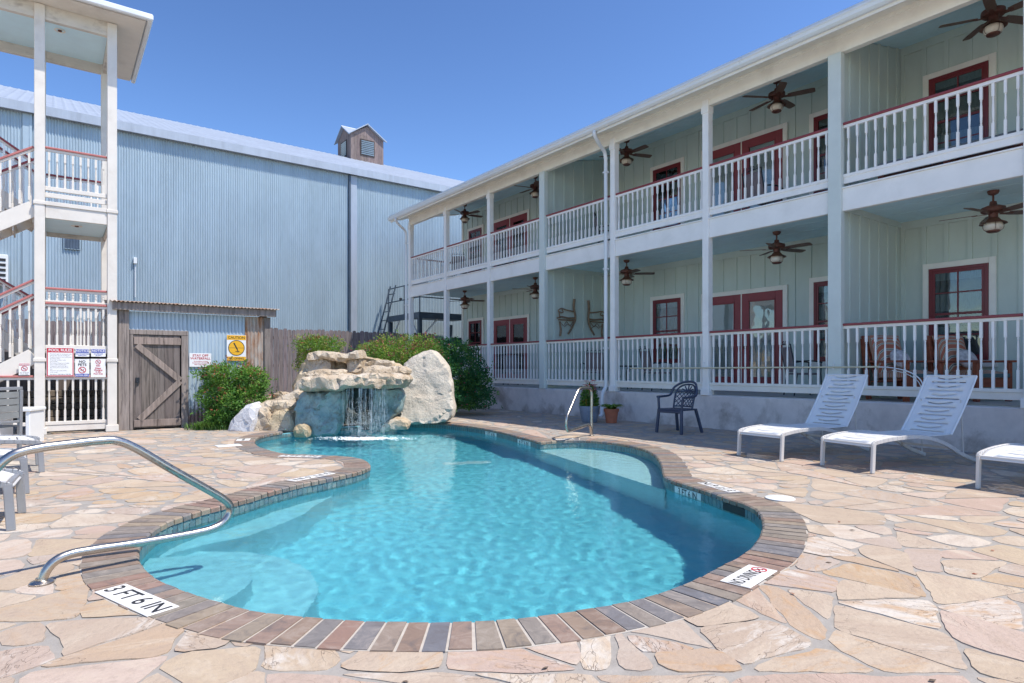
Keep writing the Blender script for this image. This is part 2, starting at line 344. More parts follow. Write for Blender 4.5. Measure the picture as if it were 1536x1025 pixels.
def dup(o, loc, rz, label, group=None):
    c = copy_tree(o); c.location = loc; c.rotation_euler = (0, 0, rz); c['label'] = label
    if group: c['group'] = group
    return c
def cr(pts, n=6, closed=False):                  # Catmull-Rom through points
    pts = [Vector(p) for p in pts]; L = len(pts); out = []
    for i in range(L if closed else L - 1):
        if closed: p0, p1, p2, p3 = pts[i - 1], pts[i], pts[(i + 1) % L], pts[(i + 2) % L]
        else: p0, p1, p2, p3 = pts[max(i - 1, 0)], pts[i], pts[i + 1], pts[min(i + 2, L - 1)]
        for k in range(n):
            t = k/n; out.append(.5*((2*p1) + (p2 - p0)*t + (2*p0 - 5*p1 + 4*p2 - p3)*t*t + (3*p1 - p0 - 3*p2 + p3)*t**3))
    if not closed: out.append(pts[-1])
    return out
def resample(pts, step, closed=True):
    P = pts + ([pts[0]] if closed else []); d = [0]
    for a, b in zip(P, P[1:]): d.append(d[-1] + (b - a).length)
    n = max(3, round(d[-1]/step)); out = []; j = 0
    for k in range(n):
        t = d[-1]*k/n
        while d[j + 1] < t: j += 1
        out.append(P[j].lerp(P[j + 1], (t - d[j])/max(1e-9, d[j + 1] - d[j])))
    return out
def inside(p, poly):
    x, y = p[0], p[1]; c = False; j = len(poly) - 1
    for i in range(len(poly)):
        xi, yi = poly[i][0], poly[i][1]; xj, yj = poly[j][0], poly[j][1]
        if (yi > y) != (yj > y) and x < (xj - xi)*(y - yi)/(yj - yi) + xi: c = not c
        j = i
    return c
def area(poly): return .5*sum(poly[i - 1][0]*poly[i][1] - poly[i][0]*poly[i - 1][1] for i in range(len(poly)))
def text(mb, s, size, M4, align='CENTER', squash=1.0, bold=0):
    cu = bpy.data.curves.new('t', 'FONT'); cu.body = s; cu.size = size; cu.align_x = align; cu.align_y = 'CENTER'; cu.resolution_u = 3; cu.offset = bold
    o = bpy.data.objects.new('t', cu); me = bpy.data.meshes.new_from_object(o)
    old = mb.M; mb.M = M4 @ Matrix.Diagonal((squash, 1, 1, 1)); mb.add([v.co.copy() for v in me.vertices], [tuple(p.vertices) for p in me.polygons]); mb.M = old
    bpy.data.objects.remove(o); bpy.data.curves.remove(cu); bpy.data.meshes.remove(me)
SKYS, SUNS, EXPO, AIR, DUST, OZ, SKYG, SKYK = .15, 2.0, 1.48, 1.0, .6, 2.0, 1.5, .25
# ------------------------------------------------------------------ pool outline (inner edge of the coping, from its bends)
A1 = [(606, 633.5), (659, 635), (709, 640), (749, 647.5), (777, 654.5), (797, 659.5)]
A2 = [(809, 663.5), (840, 661.4), (876, 660.8), (925, 665), (960, 672), (981, 681), (992, 695), (997, 714), (1006, 719), (1019, 724), (1058, 736), (1089, 747), (1116.6, 755.6), (1134, 764), (1144, 776), (1146, 790), (1142, 805), (1130, 821), (1114, 834), (1093, 845), (1070, 857), (1044, 870.5), (1009, 885), (967, 898), (921, 908), (866, 918), (807, 926), (742, 933), (674, 935), (617, 935), (560, 934), (505, 931), (450, 927), (385, 919), (337, 907), (288, 892), (245, 875), (219, 858.5), (206.5, 842), (205.6, 826), (212, 812), (229, 796), (252, 783), (292, 769), (342, 756), (384, 744.5), (404, 738), (454, 725.6), (492, 718), (530, 709.5), (550, 703), (554.5, 697.7), (543, 689.5), (518, 685.5), (472, 683), (429, 681.5), (403.5, 676), (386, 669.5), (381, 662), (391, 654.5), (424, 648), (455, 645), (480, 642), (510, 638.5), (545, 636.5), (580, 635)]
def g2(p): return G(p[0], p[1], 0)
c1 = cr([g2(p) for p in A1], 8); c2 = cr([g2(p) for p in A2 + [A1[0]]], 8)[:-1]
dense = c1 + c2
OUT = resample([Vector((p.x, p.y, 0)) for p in dense], .0985)
if area(OUT) < 0: OUT.reverse()
NO = len(OUT)
def offset(poly, d, it=1):
    res = []
    n = len(poly)
    for i in range(n):
        t = (poly[(i + 1) % n] - poly[i - 1]); t = Vector((t.x, t.y, 0)).normalized()
        res.append(poly[i] + Vector((t.y, -t.x, 0))*d)
    return res
COUT = offset(OUT, .285); CMID = offset(OUT, .12); WOUT = offset(OUT, .02)
def nearest(p): return min(range(NO), key=lambda i: (OUT[i] - Vector((p[0], p[1], 0))).length)
iL, iR = nearest(g2((432, 647.5))), nearest(g2((600, 634)))
# index interval hidden under the rock work
def under_rocks(i):
    a, b = (iR, iL)
    if a <= b: return a <= i <= b and (b - a) < NO/2 or (a <= i <= b)
    return i >= a or i <= b
if abs((iL - iR) % NO) > NO/2: 
    def under_rocks(i): return (i - iL) % NO <= (iR - iL) % NO
else:
    def under_rocks(i): return (i - iR) % NO <= (iL - iR) % NO
# ------------------------------------------------------------------ ground and flagstone patio
PX0, PX1, PY0, PY1 = -9.0, 10.3, -6.0, 20.55
def sheet(name, outer, hole, z, mat):
    vs = [Vector((p[0], p[1])) for p in outer + hole]; n = len(outer)
    r = delaunay_2d_cdt(vs, [], [list(range(n)), list(range(n, len(vs)))], 1, 1e-5)
    me = MB(); vv = [(p.x, p.y, z) for p in r[0]]; keep = [f for f, o in zip(r[2], r[5]) if 1 not in o]
    me.add(vv, keep); return me.build(name, mat)
prect = [(PX0, PY0), (PX1, PY0), (PX1, PY1), (PX0, PY1)]
struct(sheet('mortar_bed', prect, [(p.x, p.y) for p in CMID], -.004, M['concrete_floor']))
gm = pmat('pale_bounce_ground', (.50, .44, .36), .95, .2, 3, .5, .02)  # unseen ground, made pale so that its bounce brightens the shaded porch
struct(sheet('ground', [(-160, -160), (160, -160), (160, 160), (-160, 160)], [(PX0 + .02, PY0 + .02), (PX1 - .02, PY0 + .02), (PX1 - .02, PY1 - .02), (PX0 + .02, PY1 - .02)], -.016, gm))
def clip(poly, p, nrm):                           # keep the side where (x-p).nrm >= 0
    out = []
    for i in range(len(poly)):
        a, b = poly[i], poly[(i + 1) % len(poly)]; da, db = (a - p).dot(nrm), (b - p).dot(nrm)
        if da >= 0: out.append(a)
        if (da > 0) != (db > 0) and abs(da - db) > 1e-9: out.append(a.lerp(b, da/(da - db)))
    return out
def split_stones(poly, rr, out):
    ar = abs(area(poly)); lim = rr.choice([.04, .07, .11, .16, .22, .31])
    c = sum(poly, Vector((0, 0)))/len(poly)
    if ar < lim*1.25: out.append(poly); return
    sxx = sum((p.x - c.x)**2 for p in poly); syy = sum((p.y - c.y)**2 for p in poly); sxy = sum((p.x - c.x)*(p.y - c.y) for p in poly)
    an = .5*math.atan2(2*sxy, sxx - syy) + rr.gauss(0, .33)
    if ar > 6: an += rr.gauss(0, .25)
    ratio = (max(sxx, syy)/max(1e-6, min(sxx, syy)))
    nrm = Vector((math.cos(an), math.sin(an)))
    if ar < 2.0 and ratio < 5 and rr.random() < .24: nrm = Vector((-nrm.y, nrm.x))
    pr = [(p - c).dot(nrm) for p in poly]; m = c + nrm*(min(pr) + (max(pr) - min(pr))*rr.uniform(.36, .64))
    a, b = clip(poly, m, nrm), clip(poly, m, -nrm)
    for q in (a, b):
        if len(q) > 2 and abs(area(q)) > .004: split_stones(q, rr, out)
stones = []; rs = random.Random(21)
# long, slightly turned slices first, so that no joint follows the axes
b0 = [Vector((PX0, PY0)), Vector((PX1, PY0)), Vector((PX1, PY1)), Vector((PX0, PY1))]
split_stones(b0, rs, stones)
fb = MB(); fb.stone = True
cm2 = [Vector((p.x, p.y)) for p in CMID]
for si, st in enumerate(stones):
    if area(st) < 0: st = st[::-1]
    q = st
    for i in range(len(st)):
        a, b = st[i], st[(i + 1) % len(st)]; d = (b - a)
        if d.length < 1e-4: continue
        nn = Vector((-d.y, d.x)).normalized(); q = clip(q, a + nn*rs.choice([.003, .004, .006, .009, .015]), nn)
        if len(q) < 3: break
    if len(q) < 3 or abs(area(q)) < .008: continue
    c = sum(q, Vector((0, 0)))/len(q); dist = math.hypot(c.x, c.y); step = .05 if dist < 5 else .1 if dist < 9 else .2
    pts = []
    for i in range(len(q)):
        a, b = q[i], q[(i + 1) % len(q)]; k = max(1, int((b - a).length/step))
        for j in range(k): pts.append(a.lerp(b, j/k))
    sm = []
    for i, p in enumerate(pts):
        w = (pts[i - 1] + pts[(i + 1) % len(pts)])/2; p2 = p.lerp(w, .55)
        nv = noise.noise_vector(Vector((p.x*4.2, p.y*4.2, si*.7)))*.022 + noise.noise_vector(Vector((p.x*14, p.y*14, si)))*.013 + noise.noise_vector(Vector((p.x*33, p.y*33, si)))*.005
        sm.append(p2 + Vector((nv.x, nv.y)))
    fb.tint = (rs.random(), rs.random(), rs.random()); zt = rs.uniform(-.0025, .0015)
    ins = [inside(p, cm2) for p in sm]
    if all(ins): continue
    if any(ins) or (c - Vector((3.5, 5.5))).length < 7 and any(inside(p, [Vector((v.x, v.y)) for v in sm]) for p in cm2):
        vs = sm + cm2; n = len(sm)
        r = delaunay_2d_cdt(vs, [], [list(range(n)), list(range(n, len(vs)))], 1, 1e-5)
        fb.add([(p.x, p.y, zt) for p in r[0]], [f for f, o in zip(r[2], r[5]) if 1 not in o and 0 in o])
    else:
        n = len(sm); vs = [(p.x, p.y, zt) for p in sm] + [(p.x, p.y, zt - .03) for p in sm]
        fb.add(vs, [tuple(range(n))] + [(i, n + i, n + (i + 1) % n, (i + 1) % n) for i in range(n)])
struct(fb.build('flagstone_patio', M['flag'], fix=False))
# ------------------------------------------------------------------ the pool
pool = thing('swimming_pool', (3.2, 6.5, 0), 'curving in-ground swimming pool with slate brick coping and a rock waterfall at its far end', 'swimming pool')
FLOOR = -1.22
cb = MB(); cb.stone = True; gb = MB()
for i in range(NO):
    if under_rocks(i): continue
    j = (i + 1) % NO; a, b, c, d = OUT[i], OUT[j], COUT[j], COUT[i]
    gap = .11; tn = (b - a).normalized()
    w0 = rs.uniform(.055, .085); w1 = 1 - rs.uniform(.055, .085)
    ia, ib = a.lerp(b, w0), a.lerp(b, w1); oc, od = d.lerp(c, w1), d.lerp(c, w0)
    rad = ((od - ia) + (oc - ib))*.5; rad.normalize()
    ia -= rad*rs.uniform(.008, .016); ib -= rad*rs.uniform(.008, .016); e = rs.uniform(-.012, .006); oc += rad*e; od += rad*e
    zt = .006 + rs.uniform(-.0015, .0015)
    cb.tint = (rs.random(), rs.random(), rs.random())
    in2a, in2b = ia + rad*.014, ib + rad*.014
    V = lambda p, z: (p.x, p.y, z)
    cb.add([V(ia, zt - .045), V(ib, zt - .045), V(ib, zt - .011), V(ia, zt - .011), V(in2b, zt), V(in2a, zt), V(oc, zt), V(od, zt), V(oc, zt - .045), V(od, zt - .045)],
           [(0, 1, 2, 3), (3, 2, 4, 5), (5, 4, 6, 7), (7, 6, 8, 9), (0, 3, 5, 7, 9), (1, 8, 6, 4, 2), (0, 9, 8, 1)])
    gb.add([V(a, -.042), V(b, -.042), V(b, .001), V(a, .001), V(c, .001), V(d, .001), V(c, -.03), V(d, -.03)], [(0, 1, 2, 3), (3, 2, 4, 5), (5, 4, 6, 7)])
coping = cb.build('coping', M['slate'], pool, world=True)
gb.build('grout_bed', M['grout'], coping, world=True)
# vertical wall below, water-line tiles, cove and floor
INN = offset(OUT, -.09)
wb = MB(); n = NO
rings = [(offset(OUT, .012), -.03), (offset(OUT, .012), FLOOR + .16), (offset(OUT, -.02), FLOOR + .05), (INN, FLOOR)]
for P, z in rings: wb.v += [Vector((p.x, p.y, z)) for p in P]
for k in range(3):
    for i in range(n): wb.f.append([k*n + i, k*n + (i + 1) % n, (k + 1)*n + (i + 1) % n, (k + 1)*n + i])
for t in tessellate_polygon([[Vector((p.x, p.y, 0)) for p in INN]]): wb.f.append([3*n + q for q in t])
wb.mi = [0]*len(wb.f); wb.t = [None]*len(wb.f)
wb.build('basin', M['plaster'], pool, smooth=50, world=True)
tb = MB(); tb.stone = True
TO = resample(OUT, .066); TI = offset(TO, -.004)
for i in range(len(TO)):
    j = (i + 1) % len(TO)
    for r, (z0, z1) in enumerate(((-.113, -.045), (-.185, -.117))):
        a, b = TI[i].lerp(TI[j], .04), TI[i].lerp(TI[j], .96)
        tb.tint = (rs.uniform(0, .5) if r == 0 else rs.choice([rs.uniform(.5, 1), rs.uniform(.2, .8)]), rs.random(), rs.random())
        tb.add([(a.x, a.y, z0), (b.x, b.y, z0), (b.x, b.y, z1), (a.x, a.y, z1)], [(0, 1, 2, 3)])
tb.build('waterline_tile', M['tile'], pool, world=True, fix=False)
# sun shelf, entry steps, bench
iC, iD = nearest(g2((806, 662))), nearest(g2((998, 716)))
seq = []; i = iD
ii = iC
cand1 = [OUT[(iC + k) % NO] for k in range((iD - iC) % NO + 1)]; cand2 = [OUT[(iD + k) % NO] for k in range((iC - iD) % NO + 1)]
shelf = cand1 if len(cand1) < len(cand2) else cand2
struct_shelf = MB().prism([(p.x, p.y) for p in offset(shelf, 0)], FLOOR - .02, -.29).build('sun_shelf', M['shelfplaster'], pool, world=True)
M['stepplaster'] = pmat('light_step_plaster', (.40, .68, .74), .7, .08, 22, .1)
P = g2((214, 836))
def circ(c, r, n=40): return [(c.x + r*math.cos(2*PI*k/n), c.y + r*math.sin(2*PI*k/n)) for k in range(n)]
def within(poly):                                 # part of a polygon that lies in the basin
    vs = [Vector((p[0], p[1])) for p in poly] + [Vector((p.x, p.y)) for p in OUT]; n = len(poly)
    r = delaunay_2d_cdt(vs, [], [list(range(n)), list(range(n, len(vs)))], 1, 1e-5)
    return [(p.x, p.y) for p in r[0]], [f for f, o in zip(r[2], r[5]) if 0 in o and 1 in o and inside(sum((Vector((r[0][k].x, r[0][k].y, 0)) for k in f), Vector((0, 0, 0)))/3, poly)]
def step(name, poly, z0, z1, mat):
    vs, fs = within(poly); b = MB(); nn = len(vs); used = {}
    edge = {}
    for f in fs:
        for k in range(3): e = (f[k], f[(k + 1) % 3]); edge[e] = 1
    b.add([(x, y, z1) for x, y in vs] + [(x, y, z0) for x, y in vs], [tuple(f) for f in fs] + [(a, c, c + nn, a + nn) for (a, c) in edge if (c, a) not in edge])
    return b.build(name, mat, pool, world=True)
step('entry_step', circ(P, .62), FLOOR - .01, -.36, M['stepplaster'])
step('entry_step', circ(P, 1.02), FLOOR - .01, -.66, M['stepplaster'])
i0, i1 = nearest(g2((229, 796))), nearest(g2((500, 716)))
rng = [(i0 + k) % NO for k in range((i1 - i0) % NO + 1)]
if len(rng) > NO//2: rng = [(i1 + k) % NO for k in range((i0 - i1) % NO + 1)]
inn = []
for k, i in enumerate(rng):
    t = k/(len(rng) - 1); inn.append(OUT[i] + (OUT[i] - COUT[i]).normalized()*.32*max(.01, min(1, 3*t, 3*(1 - t))))
MB().prism([(OUT[i].x, OUT[i].y) for i in rng] + [(p.x, p.y) for p in inn[::-1]], FLOOR - .01, -.52).build('bench_ledge', M['stepplaster'], pool, world=True)
def disc(name, c, r, h, mat, parent, z):
    return MB().lathe([(r, 0), (r, h*.6), (r*.94, h), (0.001, h)], 24, (c.x, c.y, z)).build(name, mat, parent, smooth=40, world=True)
disc('return_cover', c2w(-1.60, 3.44), .035, .01, M['pvc'], pool, -.36)
disc('drain_cover', g2((330, 690)) + Vector((1.2, -.9, 0)), .1, .02, M['pvc'], pool, FLOOR)
dr = MB(); p0 = G(700, 720, -.55); dr.M = Matrix.Translation((p0.x, p0.y, FLOOR + .002)) @ Matrix.Rotation(-.45, 4, 'Z')
dr.box(-.36, .36, -.11, .11, 0, .03).build('drain_grate', M['pvc'], pool, world=True, bevel=.01)
# skimmer mouth in the tile band
def frame_at(i, d=0.0):                           # tangent frame at outline index: x along the edge, z up, y away from the water
    t = (OUT[(i + 1) % NO] - OUT[i - 1]).normalized(); o = Vector((t.y, -t.x, 0)); p = OUT[i] + o*d
    return p, t, o
def mat_of(p, x, y, z): return Matrix(((x.x, y.x, z.x, p.x), (x.y, y.y, z.y, p.y), (x.z, y.z, z.z, p.z), (0, 0, 0, 1)))
UP = Vector((0, 0, 1))
p, t, o = frame_at(nearest(g2((1112, 754))), -.006)
sk = MB(); sk.M = mat_of(p, t, o, UP); sk.box(-.2, .2, -.004, .01, -.135, -.045).build('skimmer_mouth', M['dark'], pool, world=True)
# depth and warning tiles: on the coping (read from outside the pool) and in the tile band (read from the water)
def no_dive_symbol(mb, cx, cy, r, ink_i, red_i):
    pass
def marker(px, length, width, s, dist=.19, symbol=False, size=.10, squash=1.0):
    i = nearest(g2(px)); p, t, o = frame_at(i, dist)
    x = -t if True else t                          # reader outside, facing the water
    y = -o
    if x.cross(y).z < 0: x = -x
    m = MB(); m.M = mat_of(Vector((p.x, p.y, .0085)), x, y, UP); m.box(-length/2, length/2, -width/2, width/2, -.004, .001)
    tl = m.build('marker_tile', M['tilewhite'], pool, world=True, bevel=.002)
    tb_ = MB(); T = mat_of(Vector((p.x, p.y, .0105)), x, y, UP)
    if symbol: text(tb_, s, size, T @ Matrix.Translation((-.045, 0, 0)), squash=squash, bold=.001)
    elif s: text(tb_, s, size, T, squash=squash, bold=.0015)
    if tb_.v: tb_.build('lettering', M['ink'], tl, world=True)
    if symbol:
        r = MB(); r.M = T @ Matrix.Translation((length/2 - .055, 0, 0)); ring(r, 0, 0, .043, .009); r.bar((-.03, .03, 0.0004), (.03, -.03, 0.0004), .009, .0004); r.build('warning_symbol', M['signred'], tl, world=True)
        k = MB(); k.M = T @ Matrix.Translation((length/2 - .055, 0, 0)); k.bar((-.022, -.012, 0), (.012, .014, 0), .008, .0004); k.bar((0, -.018, 0), (.022, -.012, 0), .006, .0004); k.build('lettering', M['ink'], tl, world=True)
    return tl
def ring(mb, x, y, r, w, n=28, z=0.0002, sx=1):
    vs = []; fs = []
    for k in range(n): a = 2*PI*k/n; vs += [(x + sx*(r - w)*math.cos(a), y + (r - w)*math.sin(a), z), (x + sx*r*math.cos(a), y + r*math.sin(a), z)]
    for k in range(n): j = (k + 1) % n; fs.append((2*k, 2*k + 1, 2*j + 1, 2*j))
    mb.add(vs, fs)
def plate(mb, x, y, r, n=28, z=0.0001): mb.add([(x + r*math.cos(2*PI*k/n), y + r*math.sin(2*PI*k/n), z) for k in range(n)], [tuple(range(n))])
marker((268, 883), .55, .15, '3 FT 6 IN', dist=.2, size=.135)['label'] = 'white coping tile reading 3 FT 6 IN nearest the camera'
marker((1075, 853), .38, .165, 'NO DIVING', dist=.19, symbol=True, size=.1, squash=.55)['label'] = 'white coping tile reading NO DIVING with a red symbol'
marker((1052, 734), .5, .13, '3 FT 6 IN', dist=.2, size=.12)
marker((848, 661), .32, .1, 'NO DIVING', dist=.14, size=.05)
marker((492, 718), .55, .13, '3 FT 6 IN', dist=.2, size=.12)
marker((455, 682.5), .55, .13, '3 FT 6 IN', dist=.17, size=.12)
marker((381, 660), .3, .2, 'NO DIVING', dist=.17, size=.05)
def wall_marker(px, s, length):
    i = nearest(g2(px)); p, t, o = frame_at(i, -.009); y = UP; zz = -o; x = y.cross(zz)
    m = MB(); T = mat_of(Vector((p.x, p.y, -.088)), x, y, zz); m.M = T; m.box(-length/2, length/2, -.043, .043, -.006, 0)
    tl = m.build('depth_tile', M['tilewhite'], pool, world=True)
    b = MB(); text(b, s, .092, T @ Matrix.Translation((0, 0, .0015)), squash=.92*length/.46, bold=.001); b.build('lettering', M['ink'], tl, world=True)
wall_marker((1028, 728), '3 FT 6 IN', .44); wall_marker((786, 657), '4 FT 6 IN', .52); wall_marker((735, 645), '3 FT 6 IN', .5)
# round skimmer lid and a square lid in the deck
tag(MB().lathe([(.125, 0), (.125, .006), (.118, .01), (.02, .012), (.001, .012)], 32, (0, 0, 0)).build('skimmer_lid', M['pvc'], smooth=40), 'round white skimmer lid set in the flagstones beside the right coping', 'lid').location = g2((1170, 748)) + Vector((0, 0, .001))
tag(MB().box(-.17, .17, -.12, .12, 0, .008).build('deck_lid', M['pvc'], bevel=.004), 'flat white rectangular lid on the flagstones near the bend of the left coping', 'lid').location = g2((343, 669)) + Vector((0, 0, .001))
# water: one closed body with a rippled surface
cx_, cy_ = 4.6, 11.4
def wave(x, y):
    d = math.hypot(x - 4.55, y - 10.9); k = 1 + 2.2*math.exp(-d*d/3.0)
    q = Vector((x, y, 0))
    return k*(.0026*noise.noise(q*2.1 + Vector((3, 1, 0))) + .0009*noise.noise(q*5.2) + .0021*noise.noise(q*11.0) + .0006*noise.noise(q*20.0)) + .004*math.exp(-d*.9)*math.sin(d*11)
xs = [p.x for p in WOUT]; ys = [p.y for p in WOUT]; gp = []; ST = .032
yy = min(ys)
while yy < max(ys):
    xx = min(xs)
    while xx < max(xs):
        q = Vector((xx + R.uniform(-.008, .008), yy + R.uniform(-.008, .008)))
        if inside(q, WOUT): gp.append(q)
        xx += ST
    yy += ST
vs = [Vector((p.x, p.y)) for p in WOUT] + gp
r = delaunay_2d_cdt(vs, [], [list(range(NO))], 1, 1e-5)
wm = MB(); WZ = -.105
top = [(p.x, p.y, WZ + wave(p.x, p.y)) for p in r[0]]
wm.add(top, [tuple(f) for f in r[2]])
edge = {}
for f in r[2]:
    for k in range(3): edge[(f[k], f[(k + 1) % 3])] = 1
be_ = [(a, b) for (a, b) in edge if (b, a) not in edge]; idx = {}
for a, b in be_:
    for q in (a, b):
        if q not in idx: idx[q] = len(wm.v); wm.v.append(Vector((top[q][0], top[q][1], FLOOR - .15)))
for a, b in be_: wm.f.append([b, a, idx[a], idx[b]])
loop = []; nxt = {a: b for a, b in be_}; s0 = be_[0][0]; q = s0
while True:
    loop.append(q); q = nxt[q]
    if q == s0: break
for t3 in tessellate_polygon([[Vector((top[q][0], top[q][1], 0)) for q in loop]]): wm.f.append([idx[loop[k]] for k in t3])
wm.mi = [0]*len(wm.f); wm.t = [None]*len(wm.f)
def water_mat():
    m = bpy.data.materials.new('pool_water'); m.use_nodes = True; nt = m.node_tree; nt.nodes.clear(); out = nt.nodes.new('ShaderNodeOutputMaterial')
    if CAUSTIC:
        gl = nd(nt, 'ShaderNodeBsdfGlass', IOR=1.33, Roughness=0.0); gl.inputs[0].default_value = (.70, .955, .985, 1); bp = nd(nt, 'ShaderNodeBump', Strength=.4, Distance=.003); nt.links.new(tex(nt, coords(nt), 30, 3, .6), bp.inputs['Height']); nt.links.new(bp.outputs[0], gl.inputs['Normal']); nt.links.new(gl.outputs[0], out.inputs[0])
    else:
        tr = nt.nodes.new('ShaderNodeBsdfTransparent'); gs = nd(nt, 'ShaderNodeBsdfGlossy', Roughness=.03); fr = nd(nt, 'ShaderNodeFresnel', IOR=1.33); ms = nt.nodes.new('ShaderNodeMixShader')
        nt.links.new(fr.outputs[0], ms.inputs[0]); nt.links.new(tr.outputs[0], ms.inputs[1]); nt.links.new(gs.outputs[0], ms.inputs[2]); nt.links.new(ms.outputs[0], out.inputs[0])
    return m
CAUSTIC = True; ABS = .55
wo = struct(wm.build('water', water_mat(), smooth=180, fix=True)); wo['label'] = 'clear turquoise pool water with fine ripples'
if CAUSTIC:
    wo.cycles.is_caustics_caster = True
    for o in list(pool.children_recursive): o.cycles.is_caustics_receiver = True
# ------------------------------------------------------------------ rocks
FR = Vector((SR, CR, 0)); RT = Vector((CR, -SR, 0))
def rock(name, px, Y, depth, mat, label, cat='boulder', seed=0, grid=.07, amp=.035, group='rocks of the waterfall', edge=.06, freq=2.2, fine=.02, lean=.14):
    pts = [((x - CX)/F*Y, HC + (HY - y)*Y/F) for x, y in px]
    if area(pts) < 0: pts = pts[::-1]
    pl = resample([Vector((p[0], p[1], 0)) for p in pts], grid)
    pl = [p + Vector((noise.noise(p*3.1 + Vector((seed, 0, 0))), noise.noise(p*3.1 + Vector((0, seed, 5))), 0))*amp*.9 for p in pl]
    n = len(pl); cen = sum(pl, Vector((0, 0, 0)))/n
    g = []; x0, x1 = min(p.x for p in pl), max(p.x for p in pl); y0, y1 = min(p.y for p in pl), max(p.y for p in pl)
    y = y0
    while y < y1:
        x = x0
        while x < x1:
            q = Vector((x + R.uniform(-.3, .3)*grid, y + R.uniform(-.3, .3)*grid, 0))
            if inside(q, pl) and min((q - p).length for p in pl) > grid*.5: g.append(q)
            x += grid
        y += grid
    allp = [p*1 for p in pl] + g
    r = delaunay_2d_cdt([Vector((p.x, p.y)) for p in allp], [], [list(range(n))], 1, 1e-6)
    P2 = [Vector((p.x, p.y, 0)) for p in r[0]]; m = MB()
    dist = [min((q - p).length for p in pl) for q in P2]
    def put(q, dd, side):
        k = min(1, dd/edge); f = depth/2*(.80 + .20*math.sqrt(max(0, 1 - (1 - k)**2)))
        base = FR*(Y + side*f + lean*(q.y - y0)) + RT*q.x + UP*q.y
        s3 = Vector((seed*7.3, seed*1.7, side))
        ns = noise.noise_vector(base*freq + s3)*amp + noise.noise_vector(base*freq*2.7 + s3)*amp*.5 + noise.noise_vector(base*freq*7 + s3)*fine
        ce = noise.cell(base*freq*1.3 + noise.noise_vector(base*2)*.6 + s3)*amp*.9 - abs(noise.noise(base*freq*3.1 + s3))*amp*1.1
        return base + ns + FR*side*ce
    sh = [.965 if d < 1e-4 else 1 for d in dist]
    for side in (-1, 1):
        o = len(m.v)
        for q, d, k in zip(P2, dist, sh): m.v.append(put(cen + (q - cen)*(k if d < 1e-4 else 1), d, side))
        for f in r[2]: m.f.append([o + i for i in f])
    bnd = {}
    for f in r[2]:
        for k in range(3): bnd[(f[k], f[(k + 1) % 3])] = 1
    be = [(a, b) for (a, b) in bnd if (b, a) not in bnd]; NN = len(P2); lev = {}
    K = max(1, int(depth/(grid*2.2)))
    def ringv(i, k):
        if k == 0: return i
        if k == K + 1: return NN + i
        if (i, k) not in lev:
            t = k/(K + 1); q = P2[i]; base = FR*(Y + depth/2*.8*(2*t - 1) + lean*(q.y - y0)) + RT*q.x + UP*q.y; s3 = Vector((seed*7.3, seed*1.7, 0))
            lev[(i, k)] = len(m.v); m.v.append(base + noise.noise_vector(base*freq + s3)*amp + noise.noise_vector(base*freq*2.7 + s3)*amp*.5 + noise.noise_vector(base*freq*7 + s3)*fine)
        return lev[(i, k)]
    for a, b in be:
        for k in range(K + 1): m.f.append([ringv(a, k), ringv(b, k), ringv(b, k + 1), ringv(a, k + 1)])
    m.mi = [0]*len(m.f); m.t = [None]*len(m.f)
    lo = min(v.z for v in m.v); c3 = sum(m.v, Vector((0, 0, 0)))/len(m.v); loc = Vector((c3.x, c3.y, lo)); m.v = [v - loc for v in m.v]
    o = m.build(name, mat, smooth=24); o.location = loc
    return tag(o, label, cat, group)
rock('boulder', [(600, 636), (597, 600), (598, 560), (600, 545), (612, 533), (628, 527), (640, 524), (650, 529), (662, 540), (671, 553), (676, 575), (679, 595), (682, 612), (680, 624), (672, 632), (640, 636)], 13.1, .5, M['slabstone'], 'tall pale upright slab boulder to the right of the waterfall, the largest rock', seed=1, amp=.03, grid=.055, fine=.014, lean=.42, edge=.04, freq=1.5)
rock('boulder', [(447, 652), (447, 612), (451, 593), (460, 585), (500, 584), (513, 587), (517, 600), (514, 622), (512, 640), (505, 652)], 11.75, .55, M['wetstone'], 'wet blue-grey boulder left of the falling water under the ledge', seed=2, amp=.05, fine=.008)
rock('boulder', [(556, 645), (560, 620), (563, 585), (600, 582), (606, 597), (600, 618), (590, 632), (578, 645)], 12.35, .55, M['wetstone'], 'wet blue-grey boulder right of the falling water under the ledge', seed=3, amp=.05, fine=.008)
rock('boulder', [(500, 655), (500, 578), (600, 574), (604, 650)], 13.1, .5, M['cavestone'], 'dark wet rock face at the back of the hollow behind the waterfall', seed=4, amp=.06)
rock('stone', [(572, 648), (577, 636), (590, 627), (605, 627), (614, 633), (612, 642)], 12.2, .5, M['limestone'], 'low cream stone at the water edge against the big slab', seed=5)
rock('ledge_stone', [(462, 584), (460, 572), (464, 565), (490, 562), (540, 563), (566, 560), (600, 559), (613, 563), (615, 571), (606, 581), (575, 584), (540, 580), (505, 585)], 11.95, 1.25, M['limestone'], 'wide jutting limestone ledge the water pours over', 'rock ledge', seed=6, amp=.04, grid=.06, fine=.02, freq=3)
rock('block_stone', [(461, 559), (462, 541), (470, 537), (497, 537), (501, 548), (500, 559)], 12.45, .55, M['limestone'], 'square limestone block under the lintel stone, left of the small hollow', 'stone block', seed=7)
rock('block_stone', [(524, 562), (523, 538), (545, 537), (546, 562)], 12.5, .6, M['limestone'], 'square limestone block under the lintel stone, right of the small hollow', 'stone block', seed=8)
rock('lintel_stone', [(465, 538), (466, 529), (480, 527), (520, 529), (546, 527), (547, 538), (520, 540), (490, 539)], 12.45, .7, M['limestone'], 'long flat limestone lintel on top of the waterfall stack', 'stone slab', seed=9)
